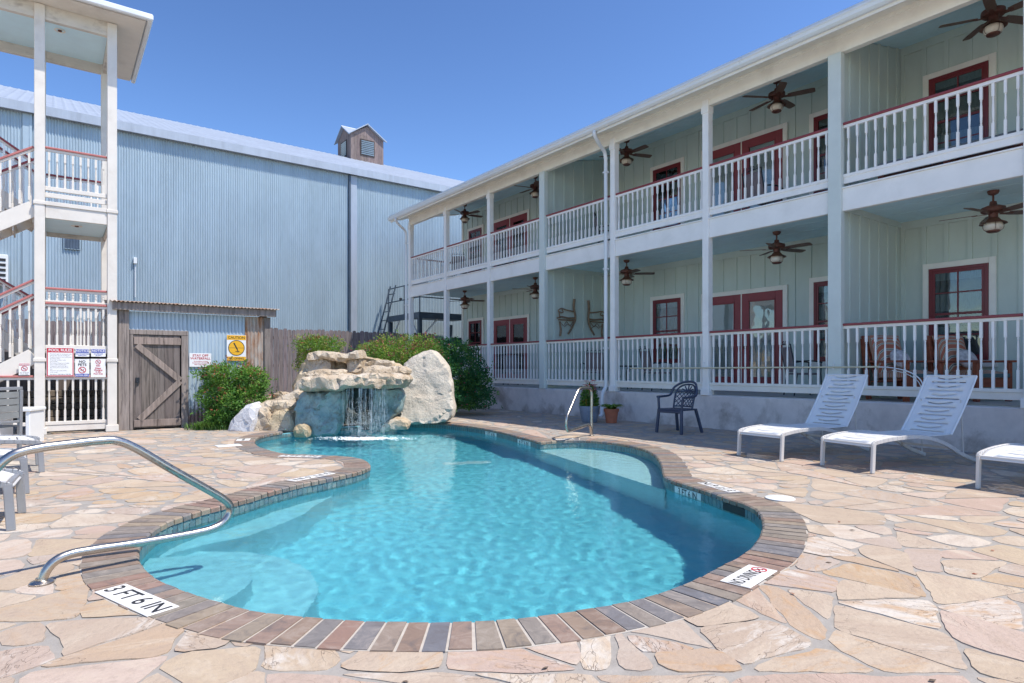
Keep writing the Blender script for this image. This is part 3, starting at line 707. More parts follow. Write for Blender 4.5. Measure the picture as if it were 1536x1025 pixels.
rock('stone', [(501, 562), (503, 548), (510, 543), (518, 545), (523, 555), (523, 562)], 12.7, .3, M['limestone'], 'small rounded cream stone inside the hollow under the lintel', seed=10, amp=.02)
rock('flat_stone', [(462, 567), (463, 557), (480, 554), (514, 555), (516, 561), (512, 567)], 11.8, .6, M['limestone'], 'flat greyish stone lying on the left end of the waterfall ledge', 'stone slab', seed=11, amp=.025)
rock('flat_stone', [(545, 563), (546, 551), (570, 548), (606, 550), (616, 557), (614, 564), (580, 566)], 12.25, .7, M['limestone'], 'broad flat stone on the right end of the ledge beside the big slab', 'stone slab', seed=12, amp=.03)
rock('flat_stone', [(549, 551), (552, 543), (568, 541), (590, 542), (591, 550)], 12.4, .45, M['limestone'], 'small flat stone topmost on the right end of the ledge', 'stone slab', seed=13, amp=.02)
rock('stone', [(445, 590), (447, 574), (456, 566), (466, 564), (470, 578), (464, 592)], 12.3, .5, M['limestone'], 'upper step stone left of the ledge', seed=14)
rock('stone', [(418, 603), (430, 592), (446, 583), (463, 582), (461, 596), (452, 606), (425, 608)], 12.25, .7, M['limestone'], 'sloping cream step stone below the ledge on the left', seed=15)
rock('flat_stone', [(391, 615), (394, 604), (410, 599), (440, 599), (452, 602), (452, 613), (430, 618)], 12.1, .7, M['limestone'], 'wide flat cream stone topping the left rock steps', 'stone slab', seed=16, amp=.03)
rock('stone', [(398, 628), (400, 613), (426, 612), (450, 613), (451, 632), (430, 636)], 12.0, .5, M['tanstone'], 'tan stone layer beneath the flat stone on the left', seed=17)
rock('boulder', [(402, 648), (404, 632), (414, 618), (430, 613), (438, 618), (446, 646), (430, 650)], 11.75, .4, M['tanstone'], 'tan boulder with a pale right flank at the pool corner', seed=18, amp=.03)
rock('boulder', [(383, 650), (386, 630), (391, 614), (402, 612), (409, 628), (412, 648), (400, 651)], 11.75, .4, M['limestone'], 'cream boulder between the pale grey one and the tan one', seed=19, amp=.03)
rock('boulder', [(347, 650), (352, 634), (364, 616), (373, 605), (383, 603), (390, 611), (389, 632), (385, 649)], 11.7, .5, M['greystone'], 'smooth pale grey leaning boulder beside the leafy bush', seed=20, amp=.025, fine=.004)
rock('stone', [(441, 655), (443, 640), (452, 635), (462, 637), (465, 648), (462, 656)], 11.35, .3, M['tanstone'], 'small tan stone standing in the water at the foot of the wet boulder', seed=21, amp=.02)
rock('stone', [(440, 600), (442, 580), (452, 545), (470, 535), (545, 535), (600, 548), (604, 568), (560, 570), (500, 570)], 13.05, .55, M['tanstone'], 'tan backing rock behind the stacked blocks of the waterfall', seed=22, amp=.05)
rock('stone', [(383, 618), (386, 606), (394, 598), (420, 590), (446, 590), (446, 640), (385, 640)], 12.6, .5, M['limestone'], 'rough stones banked behind the left rock steps', seed=23, amp=.06)
# falling water
fall = thing('waterfall', W(548, 640, 11.4), 'thin sheet of falling water streaming off the rock ledge into the pool', 'waterfall')
fm, nt, b = newmat('falling_water'); out = nt.nodes['Material Output']; b.inputs['Base Color'].default_value = (.82, .88, .9, 1); b.inputs['Roughness'].default_value = .12
tr = nt.nodes.new('ShaderNodeBsdfTransparent'); ms = nd(nt, 'ShaderNodeMixShader', Fac=.55); nt.links.new(tr.outputs[0], ms.inputs[1]); nt.links.new(b.outputs[0], ms.inputs[2]); nt.links.new(ms.outputs[0], out.inputs[0])
sb, db_ = MB(), MB()
for k in range(70):
    cl = R.choice([519, 525, 538, 541, 544, 556, 558, 561, 571, 573, 530, 549, 566, 578])
    x = cl + R.gauss(0, 2.2); Y = 11.42 + R.uniform(-.05, .10); zt = .80 + R.uniform(-.02, .03); z = zt
    while z > -.1:
        ln = R.uniform(.06, .26); p = []; r_ = R.uniform(.0008, .0024)*(1.2 if z > .5 else 1)
        for j in range(5): zz = z - ln*j/4; fwd = .05*math.sqrt(max(0, zt - zz)); q = c2w((x - CX)/F*Y + .008*noise.noise(Vector((k, zz*5, 0))), Y - fwd, zz); p.append(q)
        if p[-1].z > -.12: sb.tube(p, [r_*.3, r_, r_*1.1, r_, r_*.2], 5)
        z -= ln*R.uniform(.95, 1.5)
sb.build('streams', fm, fall, smooth=180, world=True)
for k in range(1300):
    x = R.choice([540, 558, 573, 545, 530]) + R.gauss(0, 7); z = R.triangular(-.1, .7, -.05); q = c2w((x - CX)/F*11.38, 11.38 - .05*math.sqrt(.8 - z) + R.gauss(0, .05), z); s = R.uniform(.0018, .0045)
    db_.lathe([(.0005, -s*1.6), (s, 0), (.0005, s*1.6)], 4, q, cap=False)
db_.build('droplets', fm, fall, smooth=180, world=True)['kind'] = 'stuff'
fo = MB()
for k in range(900):
    a = R.uniform(0, 2*PI); rad = abs(R.gauss(0, .5)); q0 = W(548, 648, 11.25); q = q0 + RT*math.cos(a)*rad*1.1 + FR*math.sin(a)*rad*.42; s = R.uniform(.006, .022)*math.exp(-rad*1.0)
    if not inside(q, OUT): continue
    z = WZ + wave(q.x, q.y)
    fo.lathe([(s*1.5, -.002), (s*1.2, s*.35), (.001, s*.5)], 6, (q.x, q.y, z), cap=False)
foam = pmat('white_foam', (.82, .86, .88), .5, .03, 10, 0); fo.build('foam', foam, fall, smooth=180, world=True)['kind'] = 'stuff'
# ------------------------------------------------------------------ leafy plants
def leaf(mb, p, d, n, L, w):
    s = d.cross(n)
    if s.length < 1e-4: return
    s.normalize(); n2 = s.cross(d).normalized(); mid = p + d*L*.5 + n2*L*.06
    mb.add([p, p + d*L*.45 + s*w*.5 - n2*L*.03, p + d*L - n2*L*.08, p + d*L*.45 - s*w*.5 - n2*L*.03, mid], [(0, 1, 4), (1, 2, 4), (2, 3, 4), (3, 0, 4)])
def rv(): 
    while True:
        v = Vector((R.uniform(-1, 1), R.uniform(-1, 1), R.uniform(-1, 1)))
        if .05 < v.length < 1: return v.normalized()
def shrub(name, blobs, mats, weights, count, L, wr, label, base, tipcol=None, group=None, stems=7, flowers=None, cat='shrub', spray=6, droop=.2):
    root = thing(name, base, label, cat, group)
    m = MB(); tot = sum(b[1].x*b[1].y*b[1].z for b in blobs); fl = MB()
    ntip = len(mats) - 1 if tipcol is not None else None
    nsp = count//spray
    for b, rad in blobs:
        k = int(nsp*(rad.x*rad.y*rad.z)/tot) + 1
        for _ in range(k):
            v = rv(); q = v*(R.random()**.33)
            if q.length < .72 and R.random() < .55: q = v*R.uniform(.75, 1.02)
            if R.random() < .07: q = v*R.uniform(1.05, 1.3)
            lump = 1 + .42*noise.noise((b + Vector((q.x*rad.x, q.y*rad.y, q.z*rad.z)))*2.6)
            p = b + Vector((q.x*rad.x, q.y*rad.y, q.z*rad.z))*lump
            if p.z < base[2] + .02: continue
            cl = noise.noise(p*3.2) + R.gauss(0, .25)
            ax = (v + rv()*.8 + Vector((0, 0, .35))).normalized()
            tip = q.length > .82 and q.z > .15 and tipcol is not None and R.random() < tipcol
            idx = min(len(weights) - 1, max(0, int((cl + .75)/1.5*len(weights))))
            if R.random() < .35: idx = R.choices(range(len(weights)), weights)[0]
            for j in range(spray):
                d = (ax + rv()*.75 - Vector((0, 0, droop))).normalized(); m.cur = ntip if tip and R.random() < .8 else idx
                leaf(m, p + rv()*L*.9, d, rv(), L*R.uniform(.7, 1.25), L*wr)
            if flowers and q.length > .8 and R.random() < flowers[0]:
                fl.lathe([(.004, -.01), (flowers[1], 0), (.006, .012)], 6, p + v*.03, cap=False)
    m.build('foliage', mats, root, world=True, fix=False)
    st = MB(); b0 = Vector(base)
    for k in range(stems):
        b, rad = R.choice(blobs); e = b + rv()*min(rad)*.6; s = b0 + Vector((R.gauss(0, .08), R.gauss(0, .08), 0)); mid = s.lerp(e, .5) + rv()*.06
        st.tube(cr([s, mid, e], 4), [.014 - .011*i/8 for i in range(9)], 5)
    st.build('stems', M['bark'], root, world=True, smooth=180)
    if flowers and fl.v: fl.build('flowers', LEAF[flowers[2]], root, world=True)
    return root
def V3(a, b, c): return Vector((a, b, c))
def blob(x, y, Y, rx, ry, rz): return (W(x, y, Y), Vector((rx, ry, rz)))
gB = G(350, 646); gB.z = 0
shrub('nandina_bush', [blob(348, 566, 12.2, .52, .42, .28), blob(376, 572, 12.2, .36, .36, .28), blob(330, 596, 12.2, .34, .34, .34), blob(362, 602, 12.1, .46, .4, .36), blob(340, 622, 12.0, .36, .34, .28), blob(322, 560, 12.3, .30, .28, .12), blob(372, 628, 12.1, .3, .3, .24)],
      [LEAF['dark'], LEAF['green'], LEAF['green'], LEAF['bright'], LEAF['rust']], [1, 3, 4, 7], 15000, .062, .42, 'leafy green bush with rusty new growth under the yellow caution sign', W(352, 640, 12.2), tipcol=.16)
shrub('shrub', [blob(474, 522, 14.2, .42, .4, .24), blob(470, 545, 14.2, .38, .36, .3), blob(488, 516, 14.3, .36, .3, .14), blob(462, 514, 14.2, .26, .26, .16)], [LEAF['green'], LEAF['bright'], LEAF['yellow'], LEAF['rust']], [1, 4, 5], 5200, .065, .34, 'small yellow-green shrub with orange tips behind the top of the waterfall', W(474, 600, 14.2), tipcol=.3)
shrub('shrub', [blob(560, 535, 15.4, .6, .5, .34), blob(592, 526, 15.6, .65, .5, .34), blob(625, 522, 15.9, .6, .5, .32), blob(605, 545, 15.3, .8, .5, .42), blob(575, 560, 15.2, .6, .5, .4), blob(640, 540, 15.8, .5, .5, .4)], [LEAF['green'], LEAF['bright'], LEAF['bright'], LEAF['yellow'], LEAF['pink']], [1, 4, 4, 4], 14000, .066, .38, 'wide yellow-green shrub with pinkish tips between the waterfall and the shaded fence', W(600, 600, 15.5), tipcol=.28)
shrub('shrub', [blob(648, 525, 18.0, .6, .6, .34), blob(628, 535, 17.6, .5, .5, .4)], [LEAF['dark'], LEAF['green'], LEAF['pink']], [3, 2], 2200, .06, .35, 'dim reddish shrub in the shade by the porch corner posts', W(645, 590, 18), tipcol=.5)
shrub('climbing_shrub', [blob(676, 530, 16.4, .60, .6, .38), blob(690, 558, 15.9, .70, .6, .6), blob(700, 590, 15.6, .62, .6, .5), blob(712, 604, 15.4, .45, .5, .36), blob(684, 605, 15.2, .45, .5, .42), blob(664, 545, 16.2, .45, .5, .45), blob(716, 575, 16.0, .35, .4, .45)], [LEAF['deep'], LEAF['deep'], LEAF['dark'], LEAF['green']], [4, 4, 2, 2], 20000, .058, .55, 'dense dark green shrub with pink flowers against the porch corner', W(700, 612, 15.6), flowers=(.05, .022, 'magenta'))
def grass(name, px, Y, n, w, h, label):
    base = W(px[0], px[1], Y); base.z = 0; root = thing(name, base, label, 'grass clump'); m = MB()
    for k in range(n):
        s = base + RT*R.gauss(0, w) + FR*R.gauss(0, w*.35); a = R.uniform(0, 2*PI); hh = h*R.uniform(.55, 1.1); d = Vector((math.cos(a), math.sin(a), 0)); pts = [s + d*hh*.7*t*t + UP*hh*(t - .35*t*t) for t in (0, .35, .7, 1)]; m.cur = R.choice([0, 0, 1])
        sd = d.cross(UP)*.006; m.add([pts[0] - sd, pts[0] + sd, pts[1] + sd, pts[1] - sd, pts[2] + sd*.7, pts[2] - sd*.7, pts[3]], [(0, 1, 2, 3), (3, 2, 4, 5), (5, 4, 6)])
    m.build('blades', [LEAF['grass'], LEAF['green']], root, world=True, fix=False)['kind'] = 'stuff'
    return root
grass('grass_clump', (312, 646), 11.75, 520, .17, .24, 'low tuft of grassy leaves at the foot of the leafy bush')
grass('grass_clump', (420, 600), 12.9, 160, .22, .25, 'sparse weeds growing behind the left rock steps')

lm = MB()
for k in range(55):
    c = R.choice([G(700, 612), G(640, 632), G(410, 660), G(330, 655), G(870, 645), G(1150, 690), G(1300, 800), G(1000, 985)]); q = c + Vector((R.gauss(0, .5), R.gauss(0, .5), 0))
    if inside(q, COUT) or q.x > 10.1: continue
    lm.cur = R.randrange(3); a = R.uniform(0, 6.28); leaf(lm, Vector((q.x, q.y, .004)), Vector((math.cos(a), math.sin(a), .12)).normalized(), Vector((R.uniform(-.3, .3), R.uniform(-.3, .3), 1)).normalized(), R.uniform(.025, .05), .02)
struct(lm.build('leaf_litter', [LEAF['rust'], M['bark'], M['bark']], fix=False), 'stuff')
# ------------------------------------------------------------------ hotel with two-storey porch (facade on u = 10.27)
UF, UB = 10.27, 12.45
POSTS = [20.05, 17.55, 15.05, 12.55, 10.05, 7.55, 5.05, 2.55, .05]
F1, F2 = .63, 4.05
hotel = thing('hotel_building', (10.27, 9, 0), 'two-storey sage green hotel with white double porch, red doors and board and batten walls', 'building')
kw = dict(world=True)
b = MB(); b.box(UF - .07, 20, -2.45, 20.12, -.02, F1); b.build('porch_base', M['stain'], hotel, bevel=.012, **kw)
b = MB(); b.box(UF + .02, UB, -2.4, 20.05, F1, F1 + .012); b.build('porch_floor', M['floor'], hotel, **kw)
b = MB(); b.box(UF + .03, UB, -2.4, 20.05, 3.86, F2)
b.build('upper_floor', M['floor'], hotel, **kw)
# back wall, end wall, battens
b = MB(); b.box(UB, 20, -2.45, 20.1, F1 + .012, 7.4)
v = -2.3
while v < 20.0: b.box(UB - .022, UB + .01, v - .035, v + .035, F1 + .012, 7.3); v += .345
b.box(UB - .026, UB + .01, -2.45, 20.1, 3.66, 3.80); b.box(UB - .026, UB + .01, -2.45, 20.1, 6.82, 6.97); b.box(UB - .028, UB + .01, -2.45, 20.1, F2, F2 + .14); b.box(UB - .028, UB + .01, -2.45, 20.1, F1 + .012, F1 + .15)
u = UB + .3
while u < 20: b.box(u - .035, u + .035, 20.09, 20.122, F1, 7.3); u += .345
b.build('wall', M['siding'], hotel, **kw)
MB().box(UB - .03, UB + .09, 20.03, 20.128, F1, 6.95).build('corner_board', M['cream'], hotel, bevel=.004, **kw)
for pv in (12.55, 5.05, -2.45):
    for z0, z1 in ((F1 + .012, 3.84), (F2 + .002, 6.9)):
        b = MB(); b.box(UF - .03, UB - .028, pv - .07, pv + .07, z0, z1 - (.36 if z1 > 5 else 0))
        if z1 > 5: b.add([(UF - .03, pv - .069, z1 - .37), (UB - .028, pv - .069, z1 - .37), (UB - .028, pv - .069, 6.96), (UF + .05, pv - .069, 6.5), (UF - .03, pv + .069, z1 - .37), (UB - .028, pv + .069, z1 - .37), (UB - .028, pv + .069, 6.96), (UF + .05, pv + .069, 6.5)], [(0, 1, 2, 3), (7, 6, 5, 4), (3, 2, 6, 7)])
        u = UF + .28
        while u < UB - .1:
            for s in (-1, 1): b.box(u - .035, u + .035, pv + s*.07 - .018, pv + s*.07 + .018, z0, z1 - .04 - (.28 - .2*(u - UF) if z1 > 5 else 0))
            u += .345
        b.box(UF + .1, UB - .03, pv - .09, pv + .09, z1 - .14 - (.22 if z1 > 5 else 0), z1 - .02 - (.22 if z1 > 5 else 0)) if z1 < 5 else None
        b.build('party_wall', M['siding'], hotel, **kw)
# ceilings: boards along the porch
b = MB(); w = (UB - UF - .08)/11
for k in range(11): b.box(UF + .08 + k*w + .003, UF + .08 + (k + 1)*w - .003, -2.4, 20.05, 3.80 + (.003 if k % 3 == 0 else 0), 3.84)
b.build('ceiling', M['haint'], hotel, **kw)
b = MB()
for k in range(11):
    u0, u1 = UF + .06 + k*w + .003, UF + .06 + (k + 1)*w - .003; z0, z1 = 6.53 + .2*(u0 - UF), 6.53 + .2*(u1 - UF)
    b.add([(u0, -2.4, z0), (u1, -2.4, z1), (u1, 20.05, z1), (u0, 20.05, z0), (u0, -2.4, z0 + .04), (u1, -2.4, z1 + .04), (u1, 20.05, z1 + .04), (u0, 20.05, z0 + .04)], [(0, 1, 2, 3), (7, 6, 5, 4), (0, 4, 5, 1), (1, 5, 6, 2), (2, 6, 7, 3), (3, 7, 4, 0)])
b.build('upper_ceiling', M['haint'], hotel, **kw)
# rim beam, top beam, soffit, fascia, gutter, roof
for i in range(len(POSTS) - 1):
    hi, lo = POSTS[i], POSTS[i + 1]
    b = MB(); b.box(UF - .045, UF + .05, lo + .072, hi - .072, 3.68, 4.035); b.box(UF - .07, UF + .02, lo + .072, hi - .072, 4.036, 4.06)
    b.build('rim_beam', M['white'], hotel, bevel=.005, **kw)
b = MB(); b.box(UF - .05, UF + .07, -2.45, 20.13, 6.24, 6.56); b.box(UF - .068, UF + .0, -2.45, 20.13, 6.47, 6.55); b.build('top_beam', M['cream'], hotel, bevel=.005, **kw)
def wedge(b, u0, u1, z0, z1, v0, v1, th):
    return b.add([(u0, v0, z0), (u1, v0, z1), (u1, v1, z1), (u0, v1, z0), (u0, v0, z0 + th), (u1, v0, z1 + th), (u1, v1, z1 + th), (u0, v1, z0 + th)], [(0, 1, 2, 3), (7, 6, 5, 4), (0, 4, 5, 1), (1, 5, 6, 2), (2, 6, 7, 3), (3, 7, 4, 0)])
b = MB(); wedge(b, 9.76, UF - .052, 6.44, 6.53, -2.5, 20.6, .02); wedge(b, UF, UB, 6.58, 7.02, 20.14, 20.6, .02); b.build('soffit', M['cream'], hotel, **kw)
b = MB(); b.box(9.74, 9.77, -2.5, 20.62, 6.37, 6.56); b.build('fascia', M['cream'], hotel, **kw)
b = MB()
prof = [(9.735, 6.56), (9.735, 6.42), (9.69, 6.42), (9.655, 6.455), (9.645, 6.50), (9.63, 6.52), (9.63, 6.545), (9.645, 6.545), (9.66, 6.47), (9.72, 6.44), (9.72, 6.56)]
nP = len(prof); b.add([(p[0], v, p[1]) for v in (-2.5, 5.8, 5.803, 13.0, 13.003, 20.64) for p in prof], [(k*nP + i, k*nP + (i + 1) % nP, (k + 1)*nP + (i + 1) % nP, (k + 1)*nP + i) for k in range(5) for i in range(nP)] + [tuple(range(nP)), tuple(range(5*nP, 6*nP))[::-1]])
b.build('gutter', M['galv'], hotel, **kw)
b = MB(); wedge(b, 9.70, 16.4, 6.565, 7.905, -2.6, 20.66, .05); wedge(b, 16.4, 23, 7.905, 6.6, -2.6, 20.66, .05)
u = 0
for k in range(58):
    v = -2.5 + k*.4; wedge(b, 10.4, 16.4, 6.75, 7.95, v - .015, v + .015, .03)
b.build('roof', M['roof'], hotel, **kw)
# posts
for v in POSTS[:-1]:
    sage = v in (12.55, 5.05)
    b = MB()
    if sage: b.box(UF - .105, UF + .02, v - .105, v + .105, F1 + .001, 6.235)
    else:
        b.box(UF - .075, UF + .07, v - .07, v + .07, F1 + .13, 6.36); b.box(UF - .10, UF + .09, v - .095, v + .095, F1 + .001, F1 + .13)
        b.box(UF - .095, UF + .075, v - .085, v + .085, 6.10, 6.238)
    b.build('post', M['sage'] if sage else M['white'], hotel, bevel=.006, **kw)
# railings with turned balusters
def baluster_mesh(h):
    b = MB(); q = .0165*1.414
    b.lathe([(q, 0), (q, .27*h)], 4, rot=PI/4)
    b.lathe([(.0165, .27*h), (.010, .282*h), (.016, .293*h), (.010, .305*h), (.0125, .33*h), (.0165, .45*h), (.0145, .6*h), (.010, .70*h), (.016, .712*h), (.010, .724*h), (.0165, .738*h)], 8, cap=False)
    b.lathe([(q, .738*h), (q, h)], 4, rot=PI/4)
    o = b.build('baluster', M['white']); me = o.data; bpy.data.objects.remove(o); return me
BL, BU = baluster_mesh(.93), baluster_mesh(.775)
slots = []
for zlo, zr, me in ((.73, 1.874, BL), (4.12, 5.10, BU)):
    for i in range(len(POSTS) - 1):
        hi, lo = POSTS[i] - .072, POSTS[i + 1] + .072
        if POSTS[i] in (12.55, 5.05): hi -= .035
        if POSTS[i + 1] in (12.55, 5.05): lo += .035
        b = MB(); b.prism([(UF - .02, zlo), (UF + .02, zlo), (UF + .02, zlo + .1), (UF + .035, zlo + .1), (UF + .035, zlo + .15), (UF - .035, zlo + .15), (UF - .035, zlo + .1), (UF - .02, zlo + .1)], lo, hi); b.v = [Vector((p.x, p.z, p.y)) for p in b.v]
        rail = b.build('railing', M['cream' if zlo < 2 else 'white'], hotel, bevel=.004, **kw)
        MB().box(UF - .025, UF + .025, lo, hi, zr - .085, zr - .04).build('subrail', M['cream' if zlo < 2 else 'white'], rail, **kw)
        MB().box(UF - .048, UF + .048, lo, hi, zr - .039, zr).build('handrail', M['red'], rail, bevel=.008, **kw)
        n = 17
        for k in range(n): slots.append((rail, me, UF, lo + (hi - lo)*(k + .5)/n, zlo + .15))
def put_slots(slots, keep, owner, rx):
    slots.sort(key=lambda s: math.hypot(s[2], s[3]) if (s[3] > rx) else 999)
    for rail, me, u, v, z in slots[:keep]:
        o = bpy.data.objects.new('baluster', me); COL.objects.link(o); o.parent = rail; o.location = Vector((u, v, z)) - owner.location
    b = MB()
    for rail, me, u, v, z in slots[keep:]:
        b.M = Matrix.Translation((u, v, z)); b.add([x.co for x in me.vertices], [tuple(p.vertices) for p in me.polygons])
    if b.v: struct(b.build('balusters', M['white'], owner, world=True), 'stuff')
put_slots(slots, 100, hotel, 2.7)
for zlo, zr in ((.73, 1.874), (4.12, 5.10)):        # rail across the far end
    b = MB(); b.box(UF + .07, UB - .03, 20.02, 20.09, zlo, zlo + .15)
    for k in range(14): b.box(UF + .2 + k*.145 - .016, UF + .2 + k*.145 + .016, 20.035, 20.067, zlo + .15, zr - .04)
    e = b.build('railing', M['white'], hotel, **kw); MB().box(UF + .07, UB - .03, 20.0, 20.1, zr - .039, zr).build('handrail', M['red'], e, **kw)
# windows and doors on the back wall: a part per window, with sash, panes, curtain
def opening(v0, v1, z0, z1, door=False, sheer=False):
    u = UB - .022
    b = MB(); tw = .10; b.box(u - .03, u + .015, v0 - tw, v0, z0 - (0 if door else tw), z1 + tw); b.box(u - .03, u + .015, v1, v1 + tw, z0 - (0 if door else tw), z1 + tw); b.box(u - .03, u + .015, v0, v1, z1, z1 + tw)
    if not door: b.box(u - .045, u + .015, v0 - tw - .02, v1 + tw + .02, z0 - tw - .012, z0 - .002)
    root = b.build('double_door' if door else 'window', M['cream'], hotel, bevel=.004, **kw)
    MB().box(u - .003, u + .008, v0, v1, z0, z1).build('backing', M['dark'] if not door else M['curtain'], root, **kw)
    if not door:
        b = MB(); f = .055
        for a0, a1, c0, c1 in ((v0, v0 + f, z0, z1), (v1 - f, v1, z0, z1), (v0 + f, v1 - f, z1 - f, z1), (v0 + f, v1 - f, z0, z0 + f)): b.box(u - .045, u - .004, a0, a1, c0, c1)
        b.build('frame', M['maroon'], root, bevel=.004, **kw)
        zm = (z0 + z1)/2; b = MB(); vm = (v0 + v1)/2; g = .04
        for za, zb, d in ((zm - .02, z1 - f, .034), (z0 + f, zm + .02, .026)):
            for a0, a1, c0, c1 in ((v0 + f, v0 + f + g, za, zb), (v1 - f - g, v1 - f, za, zb), (v0 + f + g, v1 - f - g, za, za + g), (v0 + f + g, v1 - f - g, zb - g, zb)): b.box(u - d, u - .012, a0, a1, c0, c1)
            b.box(u - d + .004, u - .014, vm - .011, vm + .011, za + g, zb - g); b.box(u - d + .003, u - .014, v0 + f + g, v1 - f - g, (za + zb)/2 - .011, (za + zb)/2 + .011)
        b.build('sash', M['maroon'], root, **kw)
        b = MB(); nn = 40
        for (c0, c1) in ((z0 + f, z0 + f + .52), (zm + .05, zm + .34), (z1 - .22, z1 - f)):
            vs = []; fs = []
            for k in range(nn + 1):
                vv = v0 + f + g + (v1 - v0 - 2*f - 2*g)*k/nn; du = .003*math.sin(k*1.9) + .002*math.sin(k*.7)
                vs += [(u - .008 + du*.5, vv, c0), (u - .008 + du, vv, c1)]
            b.add(vs, [(2*k, 2*k + 2, 2*k + 3, 2*k + 1) for k in range(nn)])
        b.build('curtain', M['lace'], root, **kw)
        MB().box(u - .0205, u - .0195, v0 + f, v1 - f, z0 + f, z1 - f).build('pane', M['glass'], root, **kw)
    else:
        vm = (v0 + v1)/2; n = 0
        for a0, a1 in ((v0, vm - .008), (vm + .008, v1)):
            st = .165; b = MB()
            for c in ((a0, a0 + st, z0, z1), (a1 - st, a1, z0, z1), (a0 + st, a1 - st, z1 - .17, z1), (a0 + st, a1 - st, z0, z0 + .30)): b.box(u - .028, u - .004, *c)
            leaf_ = b.build('door_leaf', M['red'], root, bevel=.004, **kw)
            b = MB()
            for c in ((a0 + st, a0 + st + .022, z0 + .3, z1 - .17), (a1 - st - .022, a1 - st, z0 + .3, z1 - .17), (a0 + st, a1 - st, z1 - .192, z1 - .17), (a0 + st, a1 - st, z0 + .3, z0 + .322)): b.box(u - .036, u - .006, *c)
            b.build('glazing_bead', M['red'], leaf_, **kw)
            MB().box(u - .0165, u - .0155, a0 + st, a1 - st, z0 + .3, z1 - .17).build('pane', M['glass'], leaf_, **kw)
        b = MB(); b.box(u - .034, u - .004, vm - .012, vm + .012, z0, z1); b.build('astragal', M['cream'], root, **kw)
        b = MB(); b.tube([(u - .03, vm - .07, z0 + 1.0), (u - .07, vm - .07, z0 + 1.0), (u - .07, vm - .16, z0 + 1.0)], .011, 6); b.lathe([(.028, -.05), (.028, .05)], 8, (u - .03, vm - .07, z0 + 1.0)); b.build('handle', M['bronze'], root, **kw)
for fl in (F1 + .012, F2):
    zw = 1.29 if fl < 2 else 4.62
    for a, c in ((3.64, 4.51), (5.70, 6.57), (9.90, 10.77), (18.73, 19.58), (13.3, 14.17)): opening(a, c, zw, zw + 1.60)
    for a, c in ((7.24, 9.20), (16.05, 17.97), (1.0, 2.9)): opening(a, c, fl, fl + 2.17, door=True)
# downspouts
def downspout(v, last):
    b = MB(); r = .042
    pts = cr([(9.69, v - .1, 6.43), (9.70, v - .1, 6.33), (9.85, v - .07, 6.2), (10.08, v - .02, 6.06), (10.14, v, 5.9)], 5) + [Vector((10.14, v, 5.5)), Vector((10.14, v, 2.0))]
    pts += [Vector((10.14, v, 1.0))] + cr([(10.14, v, .80), (10.13, v, .72), (10.06, v + .02, .58), (10.04, v + .02, .45)], 4) + [Vector((10.04, v + .02, .12)), Vector((9.96, v + .02, .05))]
    b.tube(pts, r, 10)
    for z in (5.6, 3.4, 1.6): b.box(10.09, 10.2, v - .05, v + .05, z, z + .03)
    b.build('downspout', M['galv'], hotel, smooth=50, **kw)
downspout(10.20, 0); downspout(20.18, 1)
# ------------------------------------------------------------------ ceiling fans
def make_fan(drop):
    root = thing('ceiling_fan', (0, 0, 0), 'x', 'ceiling fan', 'porch ceiling fans')
    b = MB(); b.lathe([(.075, 0), (.075, -.02), (.06, -.05), (.03, -.065), (.014, -.07), (.014, -drop), (.04, -drop), (.05, -drop - .05)], 20); b.build('downrod', M['bronze'], root, smooth=35)
    z = -drop - .05
    b = MB(); b.lathe([(.05, z), (.10, z - .02), (.15, z - .04), (.155, z - .06), (.155, z - .10), (.14, z - .115), (.06, z - .125), (.06, z - .19), (.075, z - .20)], 24); b.build('motor_housing', M['bronze'], root, smooth=35)
    for k in range(5):
        a = 2*PI*k/5 + .35; b = MB(); b.M = Matrix.Rotation(a, 4, 'Z') @ Matrix.Translation((0, 0, z - .125)) @ Matrix.Rotation(-.21, 4, 'X')
        o = [(.20, -.055), (.30, -.066), (.5, -.072), (.64, -.07), (.675, -.05), (.675, .05), (.64, .07), (.5, .072), (.30, .066), (.20, .055)]; b.prism(o, -.004, .004); bl = b.build('blade', M['blade'], root)
        b = MB(); b.M = Matrix.Rotation(a, 4, 'Z') @ Matrix.Translation((0, 0, z - .125)) @ Matrix.Rotation(-.21, 4, 'X'); b.prism([(.09, -.02), (.2, -.035), (.26, -.02), (.26, .02), (.2, .035), (.09, .02)], -.012, -.0045); b.build('blade_iron', M['bronze'], bl)
    b = MB(); b.lathe([(.06, z - .19), (.08, z - .21), (.10, z - .235), (.165, z - .27), (.175, z - .285), (.16, z - .275), (.07, z - .235)], 24, cap=False); b.build('lamp_shade', M['bronzelit'], root, smooth=40)
    b = MB(); b.lathe([(.09, z - .255), (.118, z - .28), (.125, z - .32), (.115, z - .36), (.085, z - .385)], 24); gl = b.build('lamp_globe', M['globe'], root, smooth=60)
    b = MB(); b.lathe([(.088, z - .383), (.085, z - .40), (.06, z - .413), (.001, z - .416)], 20)
    for k in range(4):
        a = PI/2*k + .4; b.tube([(r_*math.cos(a), r_*math.sin(a), zz) for r_, zz in ((.12, z - .262), (.130, z - .30), (.131, z - .33), (.118, z - .365), (.088, z - .39))], .003, 5)
    b.build('lamp_cage', M['bronze'], gl, smooth=40)
    return root
fan0 = make_fan(.16)
FANV = [3.26, 6.72, 10.65, 14.24, 18.1]
names = ['first', 'second', 'third', 'fourth', 'fifth']
desc = ['nearest the camera and largest of the', 'above the near pair of red doors, of the', 'just right of the downspout, of the', 'half hidden by the green middle column, of the', 'farthest and smallest of the']
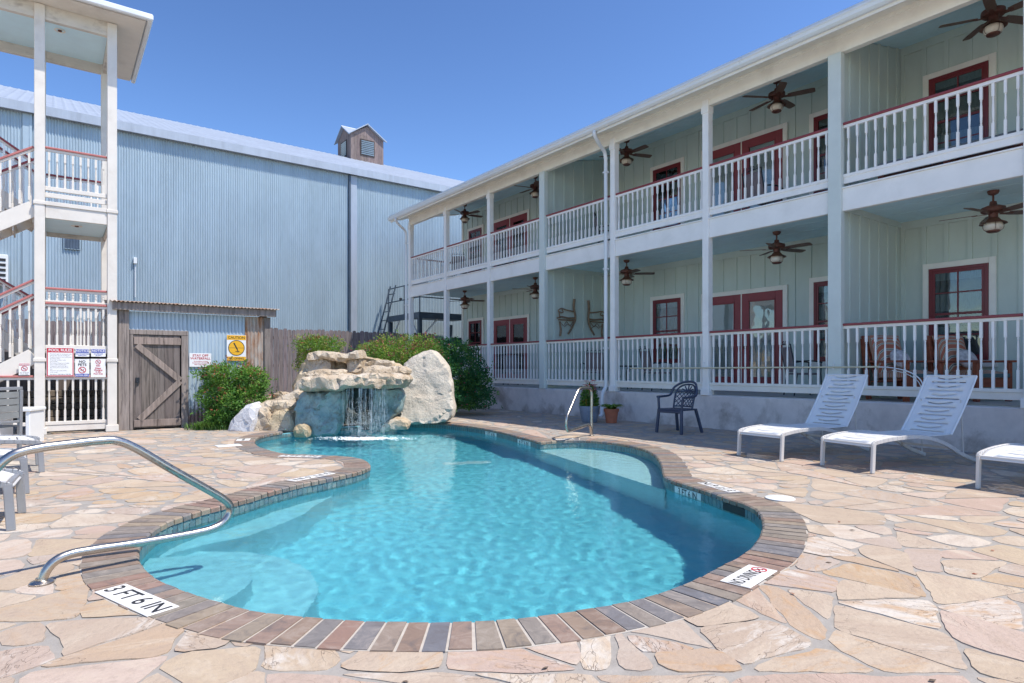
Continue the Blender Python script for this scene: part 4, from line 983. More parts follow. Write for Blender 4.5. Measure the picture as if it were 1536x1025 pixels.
for f, (zc, nm) in enumerate(((3.80, 'lower'), (6.735, 'upper'))):
    for k, v in enumerate(FANV):
        lab = 'brown ceiling fan, ' + desc[k] + ' ' + nm + ' porch fans'
        fn = fan0 if (f, k) == (0, 0) else copy_tree(fan0); fn.location = (11.3, v, zc); fn.rotation_euler = (0, 0, [0.1, .62, .2, .9, .45][k] + f*.37); fn['label'] = lab
# ------------------------------------------------------------------ things hung on and standing on the porch
pole = thing('pool_net_pole', (UF - .16, 9.4, 1.16), 'long pale yellow pool pole with a net hoop hung along the porch railing', 'pool pole')
b = MB(); b.tube([(UF - .15, 9.44, 1.155), (UF - .15, 6.6, 1.165), (UF - .15, 4.35, 1.175)], .014, 8); b.build('shaft', M['pole'], pole, world=True, smooth=60)
hp = cr([(UF - .15, 4.5, 1.175), (UF - .16, 4.2, 1.165), (UF - .18, 3.95, 1.11), (UF - .2, 3.78, 1.0), (UF - .21, 3.72, .86)], 5); b = MB(); b.tube(hp, .009, 6); b.tube([p + Vector((.02, .03, -.035)) for p in hp[6:]], .006, 6); b.build('hoop', M['pvc'], pole, world=True, smooth=60)
for v in (7.55, 5.05):
    b = MB(); b.tube([(UF - .08, v, 1.27), (UF - .13, v, 1.27)], .004, 5); b.tube([(UF - .10, v + .0, 1.27), (UF - .125, v, 1.2), (UF - .14, v, 1.13), (UF - .17, v, 1.135), (UF - .175, v, 1.16)], .005, 5); b.build('hook', M['galv'], pole, world=True)
def twig_chair(loc, flip, label):
    root = thing('twig_wall_art', loc, label, 'wall decoration', 'branch chair halves on the porch wall'); s = flip
    def T(pts, r, n=7): 
        p = cr([(s*x, -.02 - abs(y), z*.80) for x, y, z in pts], 4); L = len(p); b.tube(p, [r*(1.1 - .35*i/L)*(1 + .12*noise.noise(Vector((i*.6, r*99, s)))) for i in range(L)], n)
    b = MB(); T([(-.18, .0, .75), (-.16, 0, .45), (-.20, .02, .12), (-.12, 0, -.15), (.04, 0, -.42)], .032); T([(.33, .02, -.5), (.31, .02, -.3), (.34, .01, -.02)], .028); b.build('trunk', M['twig'], root, smooth=60)
    b = MB(); T([(-.2, .0, .12), (.05, .02, .10), (.3, .03, .13), (.45, .03, .08)], .024); T([(-.19, .02, .04), (.1, .03, .03), (.40, .03, .03)], .02); b.build('seat_branch', M['twig'], root, smooth=60)
    b = MB(); T([(-.17, .0, .33), (.1, .02, .36), (.3, .03, .40), (.40, .03, .33), (.36, .03, .26), (.24, .03, .28), (.28, .03, .37)], .018); T([(.34, .01, .3), (.36, .02, .18), (.34, .02, .08)], .016); b.build('arm_branch', M['twig'], root, smooth=60)
    b = MB(); T([(-.12, .02, .0), (.0, .03, -.14), (.12, .02, -.02), (.22, .03, -.15), (.32, .02, -.05)], .010); T([(-.08, .0, -.2), (.06, .02, -.1), (.2, .02, -.2)], .009); b.build('twig_brace', M['twig'], root, smooth=60)
    return root
twig_chair((11.89, 12.46, 2.40), 1, 'half chair of bare branches on the porch wall, right one of the pair')
twig_chair((11.02, 12.46, 2.40), -1, 'half chair of bare branches on the porch wall, left one of the pair')
def iron_chair():
    root = thing('patio_chair', (0, 0, 0), 'x', 'chair', 'dark metal chairs on the porch')
    for sx in (-1, 1):
        b = MB(); b.tube([(sx*.24, -.24, 0), (sx*.25, -.22, .40), (sx*.26, -.22, .62)], .013, 6); b.build('leg', M['iron'], root, smooth=60)
        b = MB(); b.tube([(sx*.24, .26, 0), (sx*.235, .2, .40)], .013, 6); b.build('leg', M['iron'], root, smooth=60)
        b = MB(); b.tube(cr([(sx*.26, -.24, .62), (sx*.27, .0, .65), (sx*.24, .24, .62)], 4), .014, 6); b.build('arm', M['iron'], root, smooth=60)
    b = MB(); b.box(-.235, .235, -.22, .22, .39, .425); b.build('seat', M['sling'], root, bevel=.01)
    b = MB(); b.M = Matrix.Translation((0, .22, .42)) @ Matrix.Rotation(-.2, 4, 'X'); b.box(-.22, .22, -.01, .01, .02, .50); b.build('backrest', M['sling'], root, bevel=.01)
    b = MB(); b.M = Matrix.Translation((0, .22, .42)) @ Matrix.Rotation(-.2, 4, 'X'); b.tube([(-.235, 0, -.05), (-.235, 0, .55), (.235, 0, .55), (.235, 0, -.05)], .013, 6)
    for k in range(4):
        x = -.165 + k*.11; b.tube([(x + .03*math.cos(a), 0, .585 + .03*math.sin(a)) for a in [2*PI*j/8 for j in range(8)]], .006, 5, closed=True)
    b.build('back_frame', M['iron'], root, smooth=60); return root
ch = iron_chair(); ch.location = (11.2, 11.75, F1 + .013); ch.rotation_euler = (0, 0, 2.6)
ch['label'] = 'dark metal chair behind the lower railing, below the branch wall art'
for loc, rz, lab in (((11.3, 9.7, F1 + .013), 1.2, 'dark metal chair behind the lower railing, between downspout and window'), ((11.4, 6.25, F1 + .013), .9, 'dark metal chair behind the lower railing, left of the green column by the window'),
                     ((11.5, 15.6, F1 + .013), 2.2, 'dark metal chair behind the lower railing, beside the far red doors'), ((11.3, 11.3, F2 + .001), .9, 'dark metal chair on the upper porch, near the downspout'),
                     ((11.3, 7.0, F2 + .001), 1.4, 'dark metal chair on the upper porch, right of the near red doors'), ((11.3, 16.0, F2 + .001), 1.9, 'dark metal chair on the upper porch, by the far red doors'), ((11.3, 18.4, F2 + .001), 2.4, 'dark metal chair on the upper porch, by the farthest window')):
    dup(ch, loc, rz, lab)
tb0 = thing('side_table', (11.5, 10.9, F1 + .013), 'low dark metal table behind the lower railing, beside the downspout', 'table')
b = MB(); b.lathe([(.30, .55), (.30, .575), (.29, .58)], 24); b.build('tabletop', M['iron'], tb0)
for k in range(3): a = 2.1*k; b = MB(); b.tube(cr([(.24*math.cos(a), .24*math.sin(a), 0), (.12*math.cos(a), .12*math.sin(a), .3), (.22*math.cos(a), .22*math.sin(a), .55)], 4), .012, 6); b.build('leg', M['iron'], tb0, smooth=60)
def cedar_chair(name, label, loc, rz, cat='armchair', grp='red wooden armchairs behind the railing'):
    root = thing(name, loc, label, cat, grp, rz); K = MB()                     # faces -y
    for sx in (-1, 1):
        b = MB(); b.box(sx*.32 - .03, sx*.32 + .03, -.45, -.37, 0, .60); b.build('leg', M['cedar'], root, bevel=.005)
        b = MB(); b.bar((sx*.32, .30, 0), (sx*.32, .42, 1.0), .05, .08, up=(0, 1, 0)); b.build('leg', M['cedar'], root, bevel=.005)
        b = MB(); b.box(sx*.34 - .06, sx*.34 + .06, -.50, .36, .601, .635); b.build('arm', M['cedar'], root, bevel=.008)
    b = MB()
    for k in range(5): b.box(-.29, .29, -.44 + k*.15, -.31 + k*.15, .33 - k*.012, .355 - k*.012)
    b.box(-.29, .29, -.45, -.42, .22, .335); b.build('seat', M['cedar'], root)
    b = MB(); b.M = Matrix.Translation((0, .22, .32)) @ Matrix.Rotation(-.28, 4, 'X')
    for k in range(6): b.box(-.28 + k*.095, -.2 + k*.095, 0, .02, 0, .70)
    b.box(-.33, .33, -.012, .03, .66, .76); b.build('backrest', M['cedar'], root, bevel=.005)
    def cush(M4, sx, sy, sz):
        c = MB(); c.M = M4; n = 8; pr = []
        for i in range(n + 1):
            for j in range(n + 1):
                x, y = 2*i/n - 1, 2*j/n - 1; f = (1 - abs(x)**4)*(1 - abs(y)**4); pr.append((x, y, f))
        c.add([(x*sx, y*sy, sz*(.35 + .65*f)) for x, y, f in pr] + [(x*sx, y*sy, -sz*(.35 + .65*f)) for x, y, f in pr],
              [(i*(n + 1) + j, (i + 1)*(n + 1) + j, (i + 1)*(n + 1) + j + 1, i*(n + 1) + j + 1) for i in range(n) for j in range(n)] + [((n + 1)**2 + i*(n + 1) + j, (n + 1)**2 + i*(n + 1) + j + 1, (n + 1)**2 + (i + 1)*(n + 1) + j + 1, (n + 1)**2 + (i + 1)*(n + 1) + j) for i in range(n) for j in range(n)]
              + [(k, k + 1, (n + 1)**2 + k + 1, (n + 1)**2 + k) for k in range(n)] + [(n*(n + 1) + k, (n + 1)**2 + n*(n + 1) + k, (n + 1)**2 + n*(n + 1) + k + 1, n*(n + 1) + k + 1) for k in range(n)]
              + [(k*(n + 1), (n + 1)**2 + k*(n + 1), (n + 1)**2 + (k + 1)*(n + 1), (k + 1)*(n + 1)) for k in range(n)] + [(k*(n + 1) + n, (k + 1)*(n + 1) + n, (n + 1)**2 + (k + 1)*(n + 1) + n, (n + 1)**2 + k*(n + 1) + n) for k in range(n)]); return c
    cush(Matrix.Translation((0, -.10, .40)), .285, .36, .085).build('seat_cushion', M['stripe'], root, smooth=60)
    cush(Matrix.Translation((0, .24, .70)) @ Matrix.Rotation(PI/2 - .28, 4, 'X'), .285, .36, .085).build('back_cushion', M['stripe'], root, smooth=60)
    return root
def pillow(chair, label):
    b = MB(); b.M = Matrix.Rotation(1.05, 4, 'X'); b.lathe([(.001, -.10), (.16, -.085), (.26, -.03), (.27, 0), (.26, .03), (.16, .085), (.001, .10)], 4, rot=PI/4)
    o = b.build('throw_pillow', M['pillow'], smooth=180); s = o.modifiers.new('s', 'SUBSURF'); s.levels = s.render_levels = 2
    tag(o, label, 'pillow', 'pale pillows on the red armchairs'); o.location = Vector(chair.location) + Matrix.Rotation(chair.rotation_euler.z, 3, 'Z') @ Vector((0, .0, .66)); o.rotation_euler = (0, 0, chair.rotation_euler.z)
rc1 = cedar_chair('cedar_armchair', 'red wooden armchair with striped cushions behind the lower railing, next to the green column', (10.98, 4.40, F1 + .013), -.38)
pillow(rc1, 'pale floral pillow on the red armchair next to the green column')
rc2 = cedar_chair('cedar_armchair', 'red wooden armchair with striped cushions, second one from the green column', (11.80, 3.75, F1 + .013), -.38)
pillow(rc2, 'pale floral pillow on the second red armchair from the green column')
fs = thing('low_bench', (10.75, 3.6, F2 + .001), 'low red wooden bench with grey cushion behind the upper railing, at the right', 'bench')
b = MB(); b.box(-.25, .25, -1.0, 1.0, .20, .25); b.build('seat', M['cedar'], fs, bevel=.005)
for x in (-.2, .2):
    for y in (-.9, .0, .9): MB().box(x - .03, x + .03, y - .04, y + .04, 0, .199).build('leg', M['cedar'], fs)
MB().box(-.24, .24, -.97, .97, .252, .34).build('cushion', M['greyslat'], fs, bevel=.03)
# ------------------------------------------------------------------ white loungers by the hotel and grey ones on the left
def sheet_slots(b, y0, y1, w, n, fz, hs=.012, wav=.017, nx=22, x_in=.75, zoff=0):
    """a sling panel, slotted with alternating straight and wavy gaps; fz(y) gives (y, z) of the curved panel"""
    rows = []
    for i in range(n):
        c = y0 + (y1 - y0)*(i + .5)/n; k = i % 2; rows.append((c - hs/2, k, i, 0)); rows.append((c + hs/2, k, i, 1))
    lines = [(y0, None)] + [(c, k) for c, k, i, s in rows] + [(y1, None)]
    vs = []; 
    for c, k in lines:
        for j in range(nx + 1):
            x = -w/2 + w*j/nx; yy = c + (wav*math.sin(2*PI*j/nx*1.35 + .9) if k == 1 else 0); q = fz(yy); vs.append((x, q[0], q[1]))
    fs = []; m = nx + 1
    for r in range(len(lines) - 1):
        slot = r % 2 == 1
        for j in range(nx):
            xm = abs(-1 + 2*(j + .5)/nx)
            if slot and xm < (x_in if lines[r][1] == 0 else x_in*.72): continue
            fs.append((r*m + j, r*m + j + 1, (r + 1)*m + j + 1, (r + 1)*m + j))
    b.add(vs, fs)
def make_lounger(mat_s, mat_f, back_ang, group):
    root = thing('sun_lounger', (0, 0, 0), 'x', 'sun lounger', group); Wd = .66     # foot end at y = 0, head towards +y
    def seat(y):
        t = y/1.0
        z = .345 + .035*math.sin(min(1, max(0, y/.9))*PI*.8) - (.055*max(0, (.16 - y)/.16)**2)
        return (y, z)
    b = MB(); sheet_slots(b, .0, 1.42, Wd - .06, 17, seat, nx=20); o = b.build('seat', mat_s, root, smooth=60, fix=False); s = o.modifiers.new('t', 'SOLIDIFY'); s.thickness = .006
    ca, sa = math.cos(back_ang), math.sin(back_ang)
    def back(y): 
        q = y + .0; c = .03*math.sin(q/.86*PI); return (1.42 + q*ca + c*sa*.6, .36 + q*sa - c*ca*.6)
    b = MB(); sheet_slots(b, .0, .86, Wd - .07, 14, back, nx=20); o = b.build('backrest', mat_s, root, smooth=60, fix=False); s = o.modifiers.new('t', 'SOLIDIFY'); s.thickness = .006
    b = MB()
    for sx in (-1, 1):
        x = sx*(Wd/2 - .03); b.tube([(x, *back(k*.086)) for k in range(11)], .014, 6)
    b.tube([(-Wd/2 + .03, *back(.86)), (Wd/2 - .03, *back(.86))], .014, 6); b.build('back_frame', mat_s, root, smooth=60)
    b = MB()
    for sx in (-1, 1):
        x = sx*(Wd/2 - .012); P = cr([(x, .0, .30), (x, .06, .335), (x, .4, .365), (x, .85, .36), (x, 1.25, .27), (x, 1.6, .12), (x, 1.92, .022)], 5)
        for p, q in zip(P, P[1:]): b.bar(p, q, .026, .045, up=(0, 0, 1))
    b.bar((-Wd/2, 1.0, .34), (Wd/2, 1.0, .34), .03, .025); b.bar((-Wd/2, 1.45, .2), (Wd/2, 1.45, .2), .03, .025); b.bar((-Wd/2, .03, .305), (Wd/2, .03, .305), .035, .03); b.build('frame', mat_f, root, bevel=.004)
    for sx in (-1, 1):
        b = MB(); b.bar((sx*(Wd/2 - .012), .0, 0), (sx*(Wd/2 - .012), .02, .335), .028, .055, up=(0, 1, 0)); b.build('leg', mat_f, root, bevel=.005)
        b = MB(); b.tube([(sx*.24, 1.42 + .5*ca, .36 + .5*sa), (sx*.25, 1.75, .08)], .008, 6); b.build('back_strut', mat_f, root)
    return root
LA = make_lounger(M['lounge'], M['loungeframe'], math.radians(54), 'white sun loungers by the porch wall')
def lay(o, pa, pb, label, dv=0):
    a, b_ = Vector(pa), Vector(pb); c = (a + b_)/2; d = (b_ - a).normalized(); ang = math.atan2(d.y, d.x)
    o.location = (c.x, c.y, 0); o.rotation_euler = (0, 0, ang); o['label'] = label
lay(LA, (7.30, 4.90), (7.24, 4.22), 'white slatted sun lounger, farthest from the camera of those by the porch wall')
lay(copy_tree(LA), (7.36, 3.82), (7.22, 3.15), 'white slatted sun lounger, middle one of the three by the porch wall')
lay(copy_tree(LA), (7.13, 2.20), (7.07, 1.52), 'white slatted sun lounger nearest the camera on the right, only its foot end showing')
LB = make_lounger(M['lounge'], M['greyframe'], math.radians(30), 'grey framed loungers on the left')
lay(LB, (-.10, 8.66), (-.14, 9.32), 'grey framed sun lounger on the left side, farthest of the three')
lay(copy_tree(LB), (-.20, 7.24), (-.22, 7.90), 'grey framed sun lounger on the left side, middle one of the three')
lay(copy_tree(LB), (-.24, 5.68), (-.20, 6.30), 'grey framed sun lounger on the left side, nearest to the long handrail')
def slat_chair(loc, rz):
    root = thing('patio_chair', loc, 'grey slatted aluminium armchair at the left edge in front of the stair gate', 'chair', None, rz)
    for sx in (-1, 1):
        b = MB(); b.box(sx*.28 - .02, sx*.28 + .02, -.27, -.23, 0, .62); b.build('leg', M['greyframe'], root, bevel=.004)
        b = MB(); b.bar((sx*.28, .25, 0), (sx*.28, .27, .88), .04, .045, up=(0, 1, 0)); b.build('leg', M['greyframe'], root, bevel=.004)
        b = MB(); b.box(sx*.28 - .025, sx*.28 + .025, -.29, .24, .622, .65); b.build('arm', M['greyframe'], root, bevel=.004)
    b = MB()
    for k in range(5): b.box(-.26, .26, -.25 + k*.1, -.16 + k*.1, .42, .44)
    b.build('seat', M['greyslat'], root)
    b = MB()
    for k in range(4): b.box(-.255, .255, .25, .275, .53 + k*.085, .605 + k*.085)
    b.build('backrest', M['greyslat'], root)
    b = MB(); b.box(-.30, .30, .235, .285, .882, .92); b.box(-.258, .258, .24, .28, .47, .50); b.build('back_rail', M['greyframe'], root, bevel=.004)
slat_chair((-.72, 10.0, 0), -2.3)
wt = thing('side_table', (-.42, 12.2, 0), 'white plastic slab-sided side table standing by the stair tower post', 'table', None, -.4)
MB().box(-.26, .26, -.24, .24, .50, .55).build('tabletop', M['pvc'], wt, bevel=.01)
for sx in (-1, 1): MB().box(sx*.21 - .03, sx*.21 + .03, -.22, .22, 0, .499).build('leg', M['pvc'], wt, bevel=.01)
# plastic armchair by the wall
def resin_chair(loc, rz):
    root = thing('resin_armchair', loc, 'dark blue plastic armchair with lattice back standing against the porch wall', 'chair', None, rz)   # faces -y
    for sx in (-1, 1):
        b = MB(); b.bar((sx*.275, -.25, 0), (sx*.25, -.215, .43), .045, .05, up=(0, 1, 0)); b.bar((sx*.25, -.215, .43), (sx*.275, -.20, .645), .04, .04, up=(0, 1, 0)); b.build('leg', M['resin'], root, bevel=.008)
        b = MB(); b.bar((sx*.27, .33, 0), (sx*.215, .215, .43), .05, .045, up=(0, 1, 0)); b.build('leg', M['resin'], root, bevel=.008)
    b = MB(); b.prism([(-.25, -.24), (.25, -.24), (.23, .22), (-.23, .22)], .405, .435); b.box(-.25, .25, -.245, -.225, .36, .41); b.build('seat', M['resin'], root, bevel=.01)
    def bk(x, z): return (x, .20 + (z - .43)*.28 - .10*(x/.25)**2, z)
    P = cr([(-.285, -.22, .64), (-.295, -.05, .645), bk(-.285, .67), bk(-.25, .80), bk(-.15, .885), bk(0, .91), bk(.15, .885), bk(.25, .80), bk(.285, .67), (.295, -.05, .645), (.285, -.22, .64)], 5)
    b = MB(); b.tube(P, .021, 8); b.build('arm', M['resin'], root, smooth=60)
    b = MB()
    P2 = cr([bk(-.205, .43), bk(-.215, .62), bk(-.2, .76), bk(-.12, .84), bk(0, .86), bk(.12, .84), bk(.2, .76), bk(.215, .62), bk(.205, .43)], 4); b.tube(P2, .016, 6)
    for k in range(-6, 7):
        for sg in (-1, 1):
            pts = []
            for j in range(13):
                z = .47 + .25*j/12; x = k*.072 + sg*(z - .6)*.85
                if abs(x) < .212: pts.append(bk(x, z))
            if len(pts) > 2: b.tube(pts, .0075, 5)
    b.tube([bk(-.21 + .42*j/8, .735) for j in range(9)], .018, 6); b.tube([bk(-.21 + .42*j/8, .465) for j in range(9)], .014, 6)
    for k in range(5): a = PI*(k + .5)/5; b.tube([bk(.03*math.cos(a), .745), bk(.13*math.cos(a), .745 + .10*math.sin(a))], .012, 5)
    b.build('backrest', M['resin'], root, smooth=60)
resin_chair((9.02, 7.26, 0), -PI/2)
# planters
bp = thing('flower_pot', G(884, 633.5), 'blue-grey flower pot with mixed red, yellow and white flowers by the porch wall', 'flower pot'); bp.location.z = 0
p0 = bp.location.copy()
MB().lathe([(.15, 0), (.17, .02), (.215, .30), (.225, .32), (.225, .35), (.20, .35), (.19, .31), (.001, .30)], 24).build('pot', M['bluepot'], bp, smooth=40)
def planter_leaves(root, base, n, r, h, L, wr, mats, arch=False):
    m = MB()
    for k in range(n):
        m.cur = R.randrange(len(mats))
        if arch:
            a = R.uniform(0, 2*PI); d = Vector((math.cos(a), math.sin(a), 0)); s = base + d*R.uniform(0, .06); hh = h*R.uniform(.6, 1.1); pts = [s + d*r*1.5*t + UP*hh*(1.6*t - 1.25*t*t) for t in (0, .35, .7, 1)]; sd = d.cross(UP)*.014
            m.add([pts[0] - sd*.6, pts[0] + sd*.6, pts[1] + sd, pts[1] - sd, pts[2] + sd*.8, pts[2] - sd*.8, pts[3]], [(0, 1, 2, 3), (3, 2, 4, 5), (5, 4, 6)])
        else:
            v = rv(); q = base + Vector((v.x*r, v.y*r, abs(v.z)*h))*R.random()**.4; leaf(m, q, (v + UP*.6 + rv()*.6).normalized(), rv(), L, L*wr)
    m.build('foliage', mats, root, world=True, fix=False)
planter_leaves(bp, p0 + UP*.32, 1500, .19, .50, .055, .45, [LEAF['green'], LEAF['dark'], LEAF['bright']])
def blooms(root, base, spec):
    for colr, n, rr, z0, z1, s in spec:
        m = MB()
        for k in range(n):
            a = R.uniform(0, 2*PI); q = base + Vector((rr*math.cos(a)*R.uniform(.4, 1), rr*math.sin(a)*R.uniform(.4, 1), R.uniform(z0, z1)))
            for j in range(5): an = 2*PI*j/5 + k; d = Vector((math.cos(an), math.sin(an), .35)).normalized(); leaf(m, q, d, UP, s, s*.8)
            m.tube([q, q - UP*.12], .003, 4)
        m.build('flowers', LEAF[colr], root, world=True, fix=False)
blooms(bp, p0 + UP*.3, [('crimson', 12, .14, .46, .62, .065), ('magenta', 8, .2, .34, .46, .05), ('gold', 10, .25, .05, .2, .045), ('white', 9, .24, .1, .42, .045)])
tp = thing('terracotta_pot', G(917, 634.5), 'terracotta pot with arching green leaves beside the blue-grey flower pot', 'flower pot'); tp.location.z = 0
MB().lathe([(.11, 0), (.115, .03), (.145, .24), (.16, .24), (.165, .30), (.15, .30), (.14, .27), (.001, .26)], 24).build('pot', M['terracotta'], tp, smooth=40)
planter_leaves(tp, tp.location + UP*.28, 130, .16, .22, .1, .3, [LEAF['green'], LEAF['bright'], LEAF['yellow']], arch=True)
# ------------------------------------------------------------------ pool handrails
def handrail(b0, d, pts, r, label, extra):
    root = thing('pool_handrail', c2w(b0[0], b0[1]), label, 'handrail'); dd = Vector((d[0], d[1])).normalized()
    P = cr([c2w(b0[0] + dd.x*L, b0[1] + dd.y*L, z) for L, z in pts], 7); b = MB(); b.tube(P, r, 14); b.build('tube', M['steel'], root, smooth=180, world=True)
    for L in extra:
        b = MB(); c = c2w(b0[0] + dd.x*L, b0[1] + dd.y*L); b.lathe([(r*2.3, 0), (r*2.3, .006), (r*1.9, .014), (r*1.15, .02), (r*1.1, .03)], 20, c); b.build('escutcheon', M['steel'], root, smooth=40, world=True)
handrail((-2.52, 3.346), (.66, .75), [(-.23, -.02), (-.23, .25), (-.225, .5), (-.20, .62), (-.12, .70), (0, .726), (.15, .735), (.28, .74), (.36, .73), (.46, .675), (.64, .54), (.84, .395), (.96, .305), (1.01, .245), (1.0, .18), (.93, .13), (.80, .113), (.5, .117), (.25, .128), (.13, .128), (.06, .105), (.02, .06), (0, 0), (0, -.03)], .0245, 'long curved stainless steel handrail entering the pool on the left, in the foreground', (-.23, 0))
handrail((1.365, 10.70), (-.52, -.85), [(0, -.02), (0, .2), (0, .5), (0, .72), (.03, .79), (.12, .82), (.40, .825), (.52, .80), (.62, .72), (.78, .56), (.92, .42), (.965, .34), (.965, .22), (.93, .165), (.85, .155), (.5, .175), (.2, .195), (.12, .195), (.06, .16), (.03, .08), (.025, -.01)], .0225, 'stainless steel figure-four handrail on the far right pool edge, in front of the flower pots', (0.01,))
# ------------------------------------------------------------------ stair tower on the left
TV, TB = 13.6, 15.4; TU0, TU1 = -.19, .87
tower = thing('stair_tower', (TU0, TV, 0), 'cream painted open stair tower with red handrails and a flat roof on the left', 'stair tower')
kt = dict(world=True)
for (u, v) in ((TU0, TV), (TU1, TV), (TU0, TB), (TU1, TB), (-2.9, TV), (-2.9, TB)):
    b = MB(); b.box(u - .075, u + .075, v - .075, v + .075, .12, 7.46); b.box(u - .10, u + .10, v - .10, v + .10, 0, .12)
    if v == TV: b.box(u - .09, u + .09, v - .09, v + .09, 1.27, 1.33); b.box(u - .09, u + .09, v - .09, v + .09, 3.99, 4.05)
    b.build('post', M['towercream'], tower, bevel=.006, **kt)
# landings
def landing(u0, u1, z, front=True):
    b = MB(); b.box(u0, u1, TV - .06 + (0 if front else .1), TB + .06, z - .06, z)
    l = b.build('landing', M['floor'], tower, **kt)
    if front:
        b = MB(); b.box(u0 + .08, u1 - .08, TV - .055, TV - .01, z - .28, z - .061); b.box(u0 + .08, u1 - .08, TV - .075, TV - .012, z - .059, z + .01); b.build('fascia', M['towercream'], l, bevel=.004, **kt)
    b = MB(); b.box(u0 + .08, u1 - .08, TB + .01, TB + .055, z - .28, z - .061); b.box(u1 - .045, u1 + .0, TV + .08, TB - .08, z - .28, z - .061); b.box(u0 + .0, u0 + .045, TV + .08, TB - .08, z - .28, z - .061); b.build('joist', M['beam'], l, **kt)
    MB().box(u0 + .05, u1 - .05, TV, TB, z - .20, z - .18).build('soffit', M['haint'], l, **kt)
    return l
l2 = landing(TU0, TU1, 4.05); landing(TU0, TU1, 1.5, False); landing(-2.95, -2.2, 2.78); landing(-2.95, -2.2, 5.35)
def downlight(u, v, z, owner):
    b = MB(); b.lathe([(.085, 0), (.09, -.008), (.07, -.012), (.06, .01), (.02, .02)], 20, (u, v, z), cap=False); d = b.build('recessed_light', M['cream'], owner, **kt, smooth=50)
    MB().lathe([(.035, -.004), (.03, -.02), (.001, -.026)], 14, (u, v, z), cap=False).build('bulb', M['bronze'], d, **kt)
downlight(.36, 14.4, 3.848, l2)
tslots = []
def baluster_mesh2(h):
    me = baluster_mesh(h); me.materials.clear(); me.materials.append(M['towercream']); return me
BT = {}
def trail(u0, u1, v, zb, zt, n, sun=True, bottom=True, depth=.1):
    b = MB()
    if bottom: b.box(u0, u1, v - .03, v + .03, zb - depth, zb)
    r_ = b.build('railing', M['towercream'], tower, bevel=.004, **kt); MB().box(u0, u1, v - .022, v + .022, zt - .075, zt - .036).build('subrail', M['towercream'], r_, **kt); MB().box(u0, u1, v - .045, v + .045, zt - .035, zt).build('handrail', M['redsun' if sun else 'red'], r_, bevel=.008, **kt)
    h = round(zt - .075 - zb, 3)
    if h not in BT: BT[h] = baluster_mesh2(h)
    for k in range(n): tslots.append((r_, BT[h], u0 + (u1 - u0)*(k + .5)/n, v, zb))
A, B_ = TU0 + .076, TU1 - .076
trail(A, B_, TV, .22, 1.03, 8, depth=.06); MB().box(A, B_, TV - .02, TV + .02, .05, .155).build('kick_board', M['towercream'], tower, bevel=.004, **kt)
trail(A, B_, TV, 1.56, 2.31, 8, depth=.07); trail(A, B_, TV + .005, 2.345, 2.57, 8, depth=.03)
trail(A, B_, TV, 4.33, 5.02, 8, depth=.07); MB().box(A, B_, TV - .02, TV + .02, 4.14, 4.22).build('kick_board', M['towercream'], tower, bevel=.004, **kt)
trail(A, B_, TB, 1.62, 2.40, 8, False); trail(A, B_, TB, 4.2, 5.0, 8, False)
trail(-2.82, TU0 - .076, TV, .22, 1.03, 18, depth=.06)
b = MB(); b.box(A, B_, TV + .03, TV + .05, 1.10, 1.48); bb = MB()
for z in (1.10, 1.29, 1.45): bb.box(A, B_, TV - .018, TV + .018, z - .035, z + .035)
bb.build('sign_rail', M['towercream'], tower, **kt)
# flights: closed stringers, treads, sloping rails
def flight(v0, v1, uR, zR, uL, zL, outer, sun, n=7, ext=True):
    root_b = MB()
    for v in (v0, v1): root_b.bar((uR, v, zR - .13), (uL, v, zL - .13), .045, .26, up=(0, 0, 1))
    fl = root_b.build('flight', M['towercream'], tower, bevel=.004, **kt)
    for k in range(n):
        t = (k + .5)/n; u = uR + (uL - uR)*t; z = zR + (zL - zR)*(k + (1 if zL < zR else 0))/n
        w = abs(uL - uR)/n
        MB().box(u - w/2 - .02, u + w/2 + .02, v0 + .024, v1 - .024, z - .04, z).build('tread', M['beam'], fl, **kt)
        MB().box(u + (w/2 - .02 if zL < zR else -w/2), u + (w/2 if zL < zR else -w/2 + .02), v0 + .024, v1 - .024, z - abs(zR - zL)/n, z - .041).build('riser', M['beam'], fl, **kt)
    for v in ((v0, v1) if ext else (outer,)):
        for off in ((.95, 1.20) if (v == v0 and sun and zR < 2) else (.95,)):
            rb = MB(); rb.bar((uR, v, zR + off - .055), (uL, v, zL + off - .055), .045, .04); rl = rb.build('railing', M['towercream'], fl, **kt)
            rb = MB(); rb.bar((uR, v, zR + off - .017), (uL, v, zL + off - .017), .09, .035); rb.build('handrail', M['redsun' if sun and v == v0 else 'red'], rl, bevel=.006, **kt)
        h = .86
        if h not in BT: BT[h] = baluster_mesh2(h)
        for k in range(15): t = (k + .5)/15; tslots.append((fl, BT[h], uR + (uL - uR)*t, v, zR + (zL - zR)*t - .01 + .06))
flight(TV + .02, TV + .80, TU0 - .08, 1.5, -2.2, .25, TV, True)
flight(TB - .80, TB - .02, TU0 - .08, 1.5, -2.2, 2.78, TB, False)
flight(TV + .02, TV + .80, TU0 - .08, 4.05, -2.2, 2.78, TV, True)
flight(TB - .80, TB - .02, TU0 - .08, 4.05, -2.2, 5.35, TB, False)
put_slots(tslots, 95, tower, -99)
